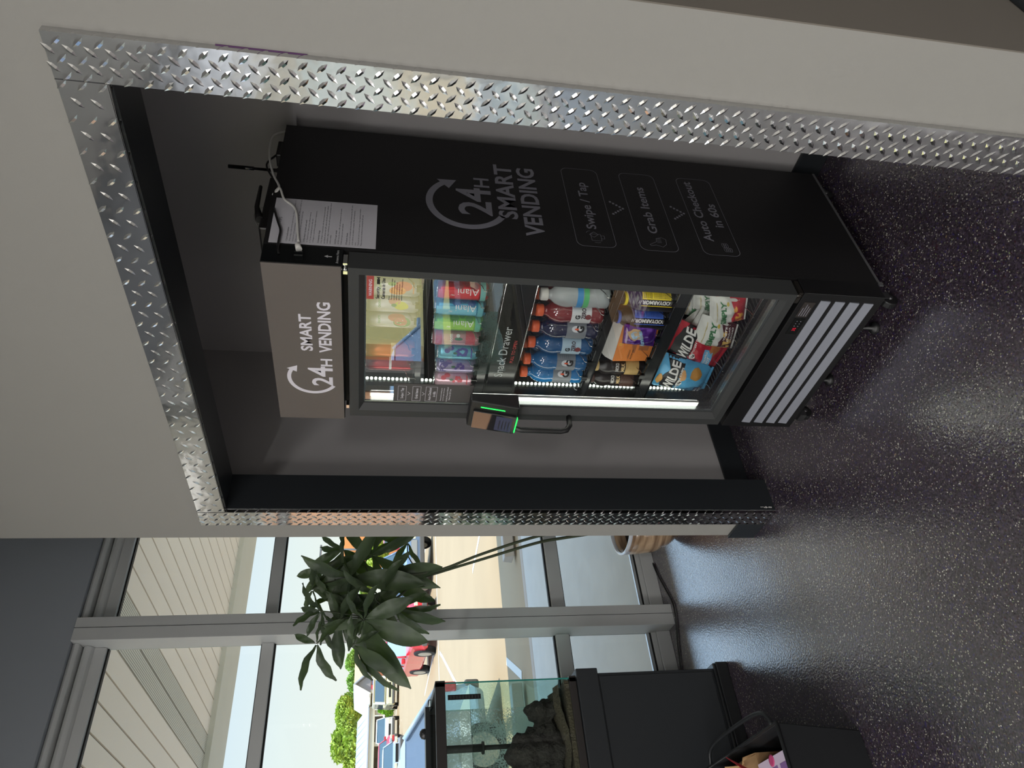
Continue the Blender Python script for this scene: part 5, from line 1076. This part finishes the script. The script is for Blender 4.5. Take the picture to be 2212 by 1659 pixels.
m = MB(); m.box((AX0, AY0, AZ0), (AX0+.006, AY1, AZ1-.01)); m.build('back_pane', ga, aq)
gs_ = glassy('green glass end', (.80, .93, .90), boost=1.0)
m = MB(); m.box((AX0+.006, AY1-.006, AZ0), (AX1-.006, AY1, AZ1-.01)); m.build('end_pane', gs_, aq)
m = MB(); m.box((AX1-.0015, AY1-.006, AZ0+.03), (AX1+.0006, AY1, AZ1-.04)); m.build('pane_edge', mat('teal glass edge', (52, 132, 122), .2, emit=None), aq)
m = MB(); m.box((AX1+.0002, .905, 1.10), (AX1+.0012, .925, 1.235)); th_ = m.build('thermometer_strip', mat('black strip thermometer', (18, 19, 20), .4), aq)
m = MB()
for k in range(10): m.box((AX1+.0012, .909, 1.108+k*.0125), (AX1+.0015, .921, 1.112+k*.0125))
m.build('thermometer_marks', mat('dim strip marks', (50, 52, 50), .5), th_)
WT = 1.145
water = glassy('green aquarium water surface', (.90, .96, .95), boost=3, f0=.05)
m = MB(); m.box((AX0+.008, AY0+.008, WT-.002), (AX1-.008, AY1-.008, WT)); w_ = m.build('aquarium_water', water); tag(w_, 'still green-tinted water filling the aquarium', 'water', kind='stuff')
m = MB(); m.box((AX0+.012, AY0+.01, AZ0+.07), (AX0+.014, AY1-.01, WT-.003)); m.build('aquarium_water_body', glassy('water tint', (.91, .965, .945), f0=0, boost=0), w_)
grv = noisy(mat('dark aquarium gravel', (84, 76, 60), .9), 90, .55, 1.0, bscale=120, dist=.01)
rows = []; rnd = random.Random(5)
for i in range(28):
    x = AX0+.008+(AX1-AX0-.016)*i/27; rows.append([(x, AY0+.008+(AY1-AY0-.016)*j/80, .760+.010*math.sin(j*.35)+.006*math.sin(i*.8+j*.21)+rnd.uniform(-.003, .003)) for j in range(81)])
m = MB(); m.grid(rows); m.box((AX0+.008, AY0+.008, AZ0+.004), (AX1-.008, AY1-.008, .742)); tag(m.build('gravel_bed', grv), 'dark brown gravel along the bottom of the aquarium', 'gravel', kind='stuff')
rock = noisy(mat('dark aquarium rock', (50, 47, 42), .9), 14, .45, 1.0, bscale=60, dist=.02)
def rk(label, c, r, sq, seed):
    m = MB(); m.blob(c, r, 4, .17, seed, sq)
    for v in m.bm.verts:
        d = v.co-Vector(c); v.co = v.co+d.normalized()*(.012*math.sin(v.co.y*70+seed)+.010*math.sin(v.co.z*95+v.co.x*60)+.006*math.sin(v.co.y*160+v.co.z*140))
    o = m.build('aquarium_rock', rock, smooth=True, origin=(c[0], c[1], .75)); tag(o, label, 'rock', 'rocks in the aquarium')
rk('large jagged dark rock standing in the middle of the aquarium', (-3.25, .70, .84), .105, (.9, 1.0, 1.25), 1)
rk('lower dark rock at the right end of the aquarium', (-3.25, .87, .80), .072, (.9, 1.0, 1.0), 2)
rk('dark rock with a pale spot toward the left edge of the aquarium', (-3.25, .53, .82), .11, (.9, 1.1, .95), 3)
rk('dark rock at the left end of the aquarium, cut by the picture edge', (-3.27, .30, .83), .12, (.9, 1.1, 1.0), 4)
m = MB(); m.tube([(-3.40, .80, 1.23), (-3.40, .80, 1.06)], .016, 10); m.tube([(-3.40, .80, 1.06), (-3.40, .80, 1.05)], .026, 10); m.tube([(-3.40, .80, 1.05), (-3.40, .80, .93)], .010, 10)
ft = m.build('filter_tube', mat('dark algae coated tube', (38, 44, 40), .7)); tag(ft, 'dark vertical filter intake tube at the back of the aquarium', 'filter tube')
m = MB(); m.box((-3.475, .30, .98), (-3.470, .72, 1.10)); sg = m.build('window_plaque', mat('pale green plaque', (140, 150, 120), .7)); tag(sg, 'faint pale plaque standing behind the aquarium glass', 'plaque')
# wires and a small dome on the tank top
wm = mat('black thin wire', (16, 16, 18), .5)
MB().tube(smooth([at(943, 1500, 0, -3.3), at(935, 1512, 0, -3.3), at(926, 1513, 0, -3.3), at(927, 1527, 0, -3.3), at(935, 1528, 0, -3.3), at(924, 1545, 0, -3.3), at(923, 1570, 0, -3.3), at(928, 1590, 0, -3.3), at(934, 1592, 0, -3.3)]), .0022, 6).build('lid_wire', wm); tag(bpy.data.objects['lid_wire'], 'thin black wires looping over the aquarium lid', 'wire')
pq = at(934, 1585, 0, -3.3); m = MB(); m.blob((pq.x, pq.y, AZ1+.030), .022, 2, .02, 1, (1, 1, .9)); m.box((pq.x-.03, pq.y-.35, AZ1+.010), (pq.x+.03, pq.y+.10, AZ1+.026)); o = m.build('lid_device', mat('dark filter housing', (40, 42, 44), .35), smooth=False); tag(o, 'dark round-knobbed filter head resting on the aquarium lid', 'filter')
# ================================================================== black bin with cartons at the picture's lower left
bn = thing('storage_bin', 'black plastic storage bin with looped rim handle on the floor by the stand', 'bin', (-2.55, .25, 0))
bx0, bx1, by0, by1, bz = -2.84, -2.25, -.20, .555, .295
bpl = mat('black bin plastic', (24, 26, 29), .5)
m = MB(); tp = .03
m.hexa([(bx0+tp, by0+tp, 0), (bx1-tp, by0+tp, 0), (bx1-tp, by1-tp, 0), (bx0+tp, by1-tp, 0), (bx0+tp, by0+tp, .006), (bx1-tp, by0+tp, .006), (bx1-tp, by1-tp, .006), (bx0+tp, by1-tp, .006)])
def wall4(m, o0, o1, z0_, z1_, th):
    for (a, c) in (((o0[0], o0[1]), (o0[2], o0[1])), ((o0[2], o0[1]), (o0[2], o0[3])), ((o0[2], o0[3]), (o0[0], o0[3])), ((o0[0], o0[3]), (o0[0], o0[1]))): pass
x0b, x1b, y0b, y1b = bx0+tp, bx1-tp, by0+tp, by1-tp; th = .006
m.hexa([(x1b-th, y0b, 0), (x1b, y0b, 0), (x1b, y1b, 0), (x1b-th, y1b, 0), (bx1-th, by0, bz), (bx1, by0, bz), (bx1, by1, bz), (bx1-th, by1, bz)])
m.hexa([(x0b, y0b, 0), (x0b+th, y0b, 0), (x0b+th, y1b, 0), (x0b, y1b, 0), (bx0, by0, bz), (bx0+th, by0, bz), (bx0+th, by1, bz), (bx0, by1, bz)])
m.hexa([(x0b, y1b-th, 0), (x1b, y1b-th, 0), (x1b, y1b, 0), (x0b, y1b, 0), (bx0, by1-th, bz), (bx1, by1-th, bz), (bx1, by1, bz), (bx0, by1, bz)])
m.hexa([(x0b, y0b, 0), (x1b, y0b, 0), (x1b, y0b+th, 0), (x0b, y0b+th, 0), (bx0, by0, bz), (bx1, by0, bz), (bx1, by0+th, bz), (bx0, by0+th, bz)])
m.build('bin_body', bpl, bn, bevel=.012, seg=3)
m = MB(); m.tube([(bx0, by0, bz), (bx0, by1, bz), (bx1, by1, bz), (bx1, by0, bz), (bx0, by0, bz)], .007, 8); m.build('bin_rim', bpl, bn)
m = MB(); m.tube(smooth([(bx1-.03, by1, bz), (bx1-.08, by1+.050, bz+.004), (bx1-.30, by1+.060, bz+.006), (bx0+.08, by1+.050, bz+.004), (bx0+.03, by1, bz)], 5), .007, 8); m.build('bin_handle', bpl, bn)
m = MB()
for k in range(6): m.box((bx0+.10+k*.075, by1-.001, bz-.055), (bx0+.145+k*.075, by1+.002, bz-.030))
m.build('bin_slots', mat('black slot', (8, 8, 9), .8), bn)
m = MB(); m.box((bx1-.004, .315, bz-.060), (bx1+.014, .375, bz+.010)); m.prism([(bx1+.014, bz-.04), (bx1+.024, bz-.01), (bx1+.014, bz)], 1, .33, .36); m.build('metal_latch', mat('bright metal latch', (190, 192, 192), .15, metal=1), bn)
cbm = noisy(mat('brown corrugated cardboard', (150, 116, 80), .8), 12, .1)
bxo = thing('cardboard_box', 'torn brown cardboard box inside the black bin', 'box', (-2.66, .25, .01))
m = MB(); m.box((-2.78, .02, .01), (-2.50, .525, .265)); m.build('box_body', cbm, bxo)
m = MB(); m.poly([(-2.78, .525, .265), (-2.50, .525, .265), (-2.51, .515, .31), (-2.56, .50, .295), (-2.61, .51, .335), (-2.68, .50, .30), (-2.77, .51, .33)]); m.poly([(-2.50, .52, .265), (-2.50, .05, .265), (-2.49, .06, .33), (-2.495, .20, .315), (-2.49, .30, .34), (-2.495, .42, .31), (-2.492, .50, .32)]); m.build('torn_flap', mat('inner cardboard', (172, 138, 98), .85), bxo)
cp = thing('drink_carton', 'white and purple printed drink can carton in the bin', 'box', (-2.38, .25, .01))
m = MB(); m.box((-2.485, .02, .01), (-2.290, .485, .275)); m.build('carton_box', mat('white lilac carton', (200, 184, 206), .5), cp)
m = MB()
for k in range(3):
    x = -2.455+k*.064; m.box((x-.012, .06, .2752), (x+.033, .455, .2760)); m.box((x-.012, .4851, .12), (x+.033, .486, .26))
m.build('can_picture', pm((128, 96, 150)), cp)
m = MB(); m.lathe([(.018, 0), (.018, .001), (.012, .0015)], (-2.385, .475), 16, .2755); m.box((-2.290, .12, .10), (-2.2892, .42, .25)); m.build('pink_print', pm((190, 70, 120)), cp)
m = MB()
for k in range(5): m.box((-2.455, .14+k*.06, .2761), (-2.43, .17+k*.06, .2764)); m.box((-2.40, .16+k*.06, .2761), (-2.37, .19+k*.06, .2764))
m.build('small_print', Wp, cp)
rs = MB(); a, b2 = at(1569, 1636, 0, -2.60), at(1622, 1664, 0, -2.46); rs.hexa([a, a+Vector((.002, 0, 0)), b2+Vector((.004, 0, 0)), b2, a+Vector((0, 0, .003)), a+Vector((.002, 0, .003)), b2+Vector((.004, 0, .020)), b2+Vector((0, 0, .020))]); tag(rs.build('tear_strip', mat('red tear strip', (200, 44, 56), .5)), 'narrow red and white tear strip sticking up from the torn box', 'strip')
print('SCENE DONE', len(bpy.data.objects))
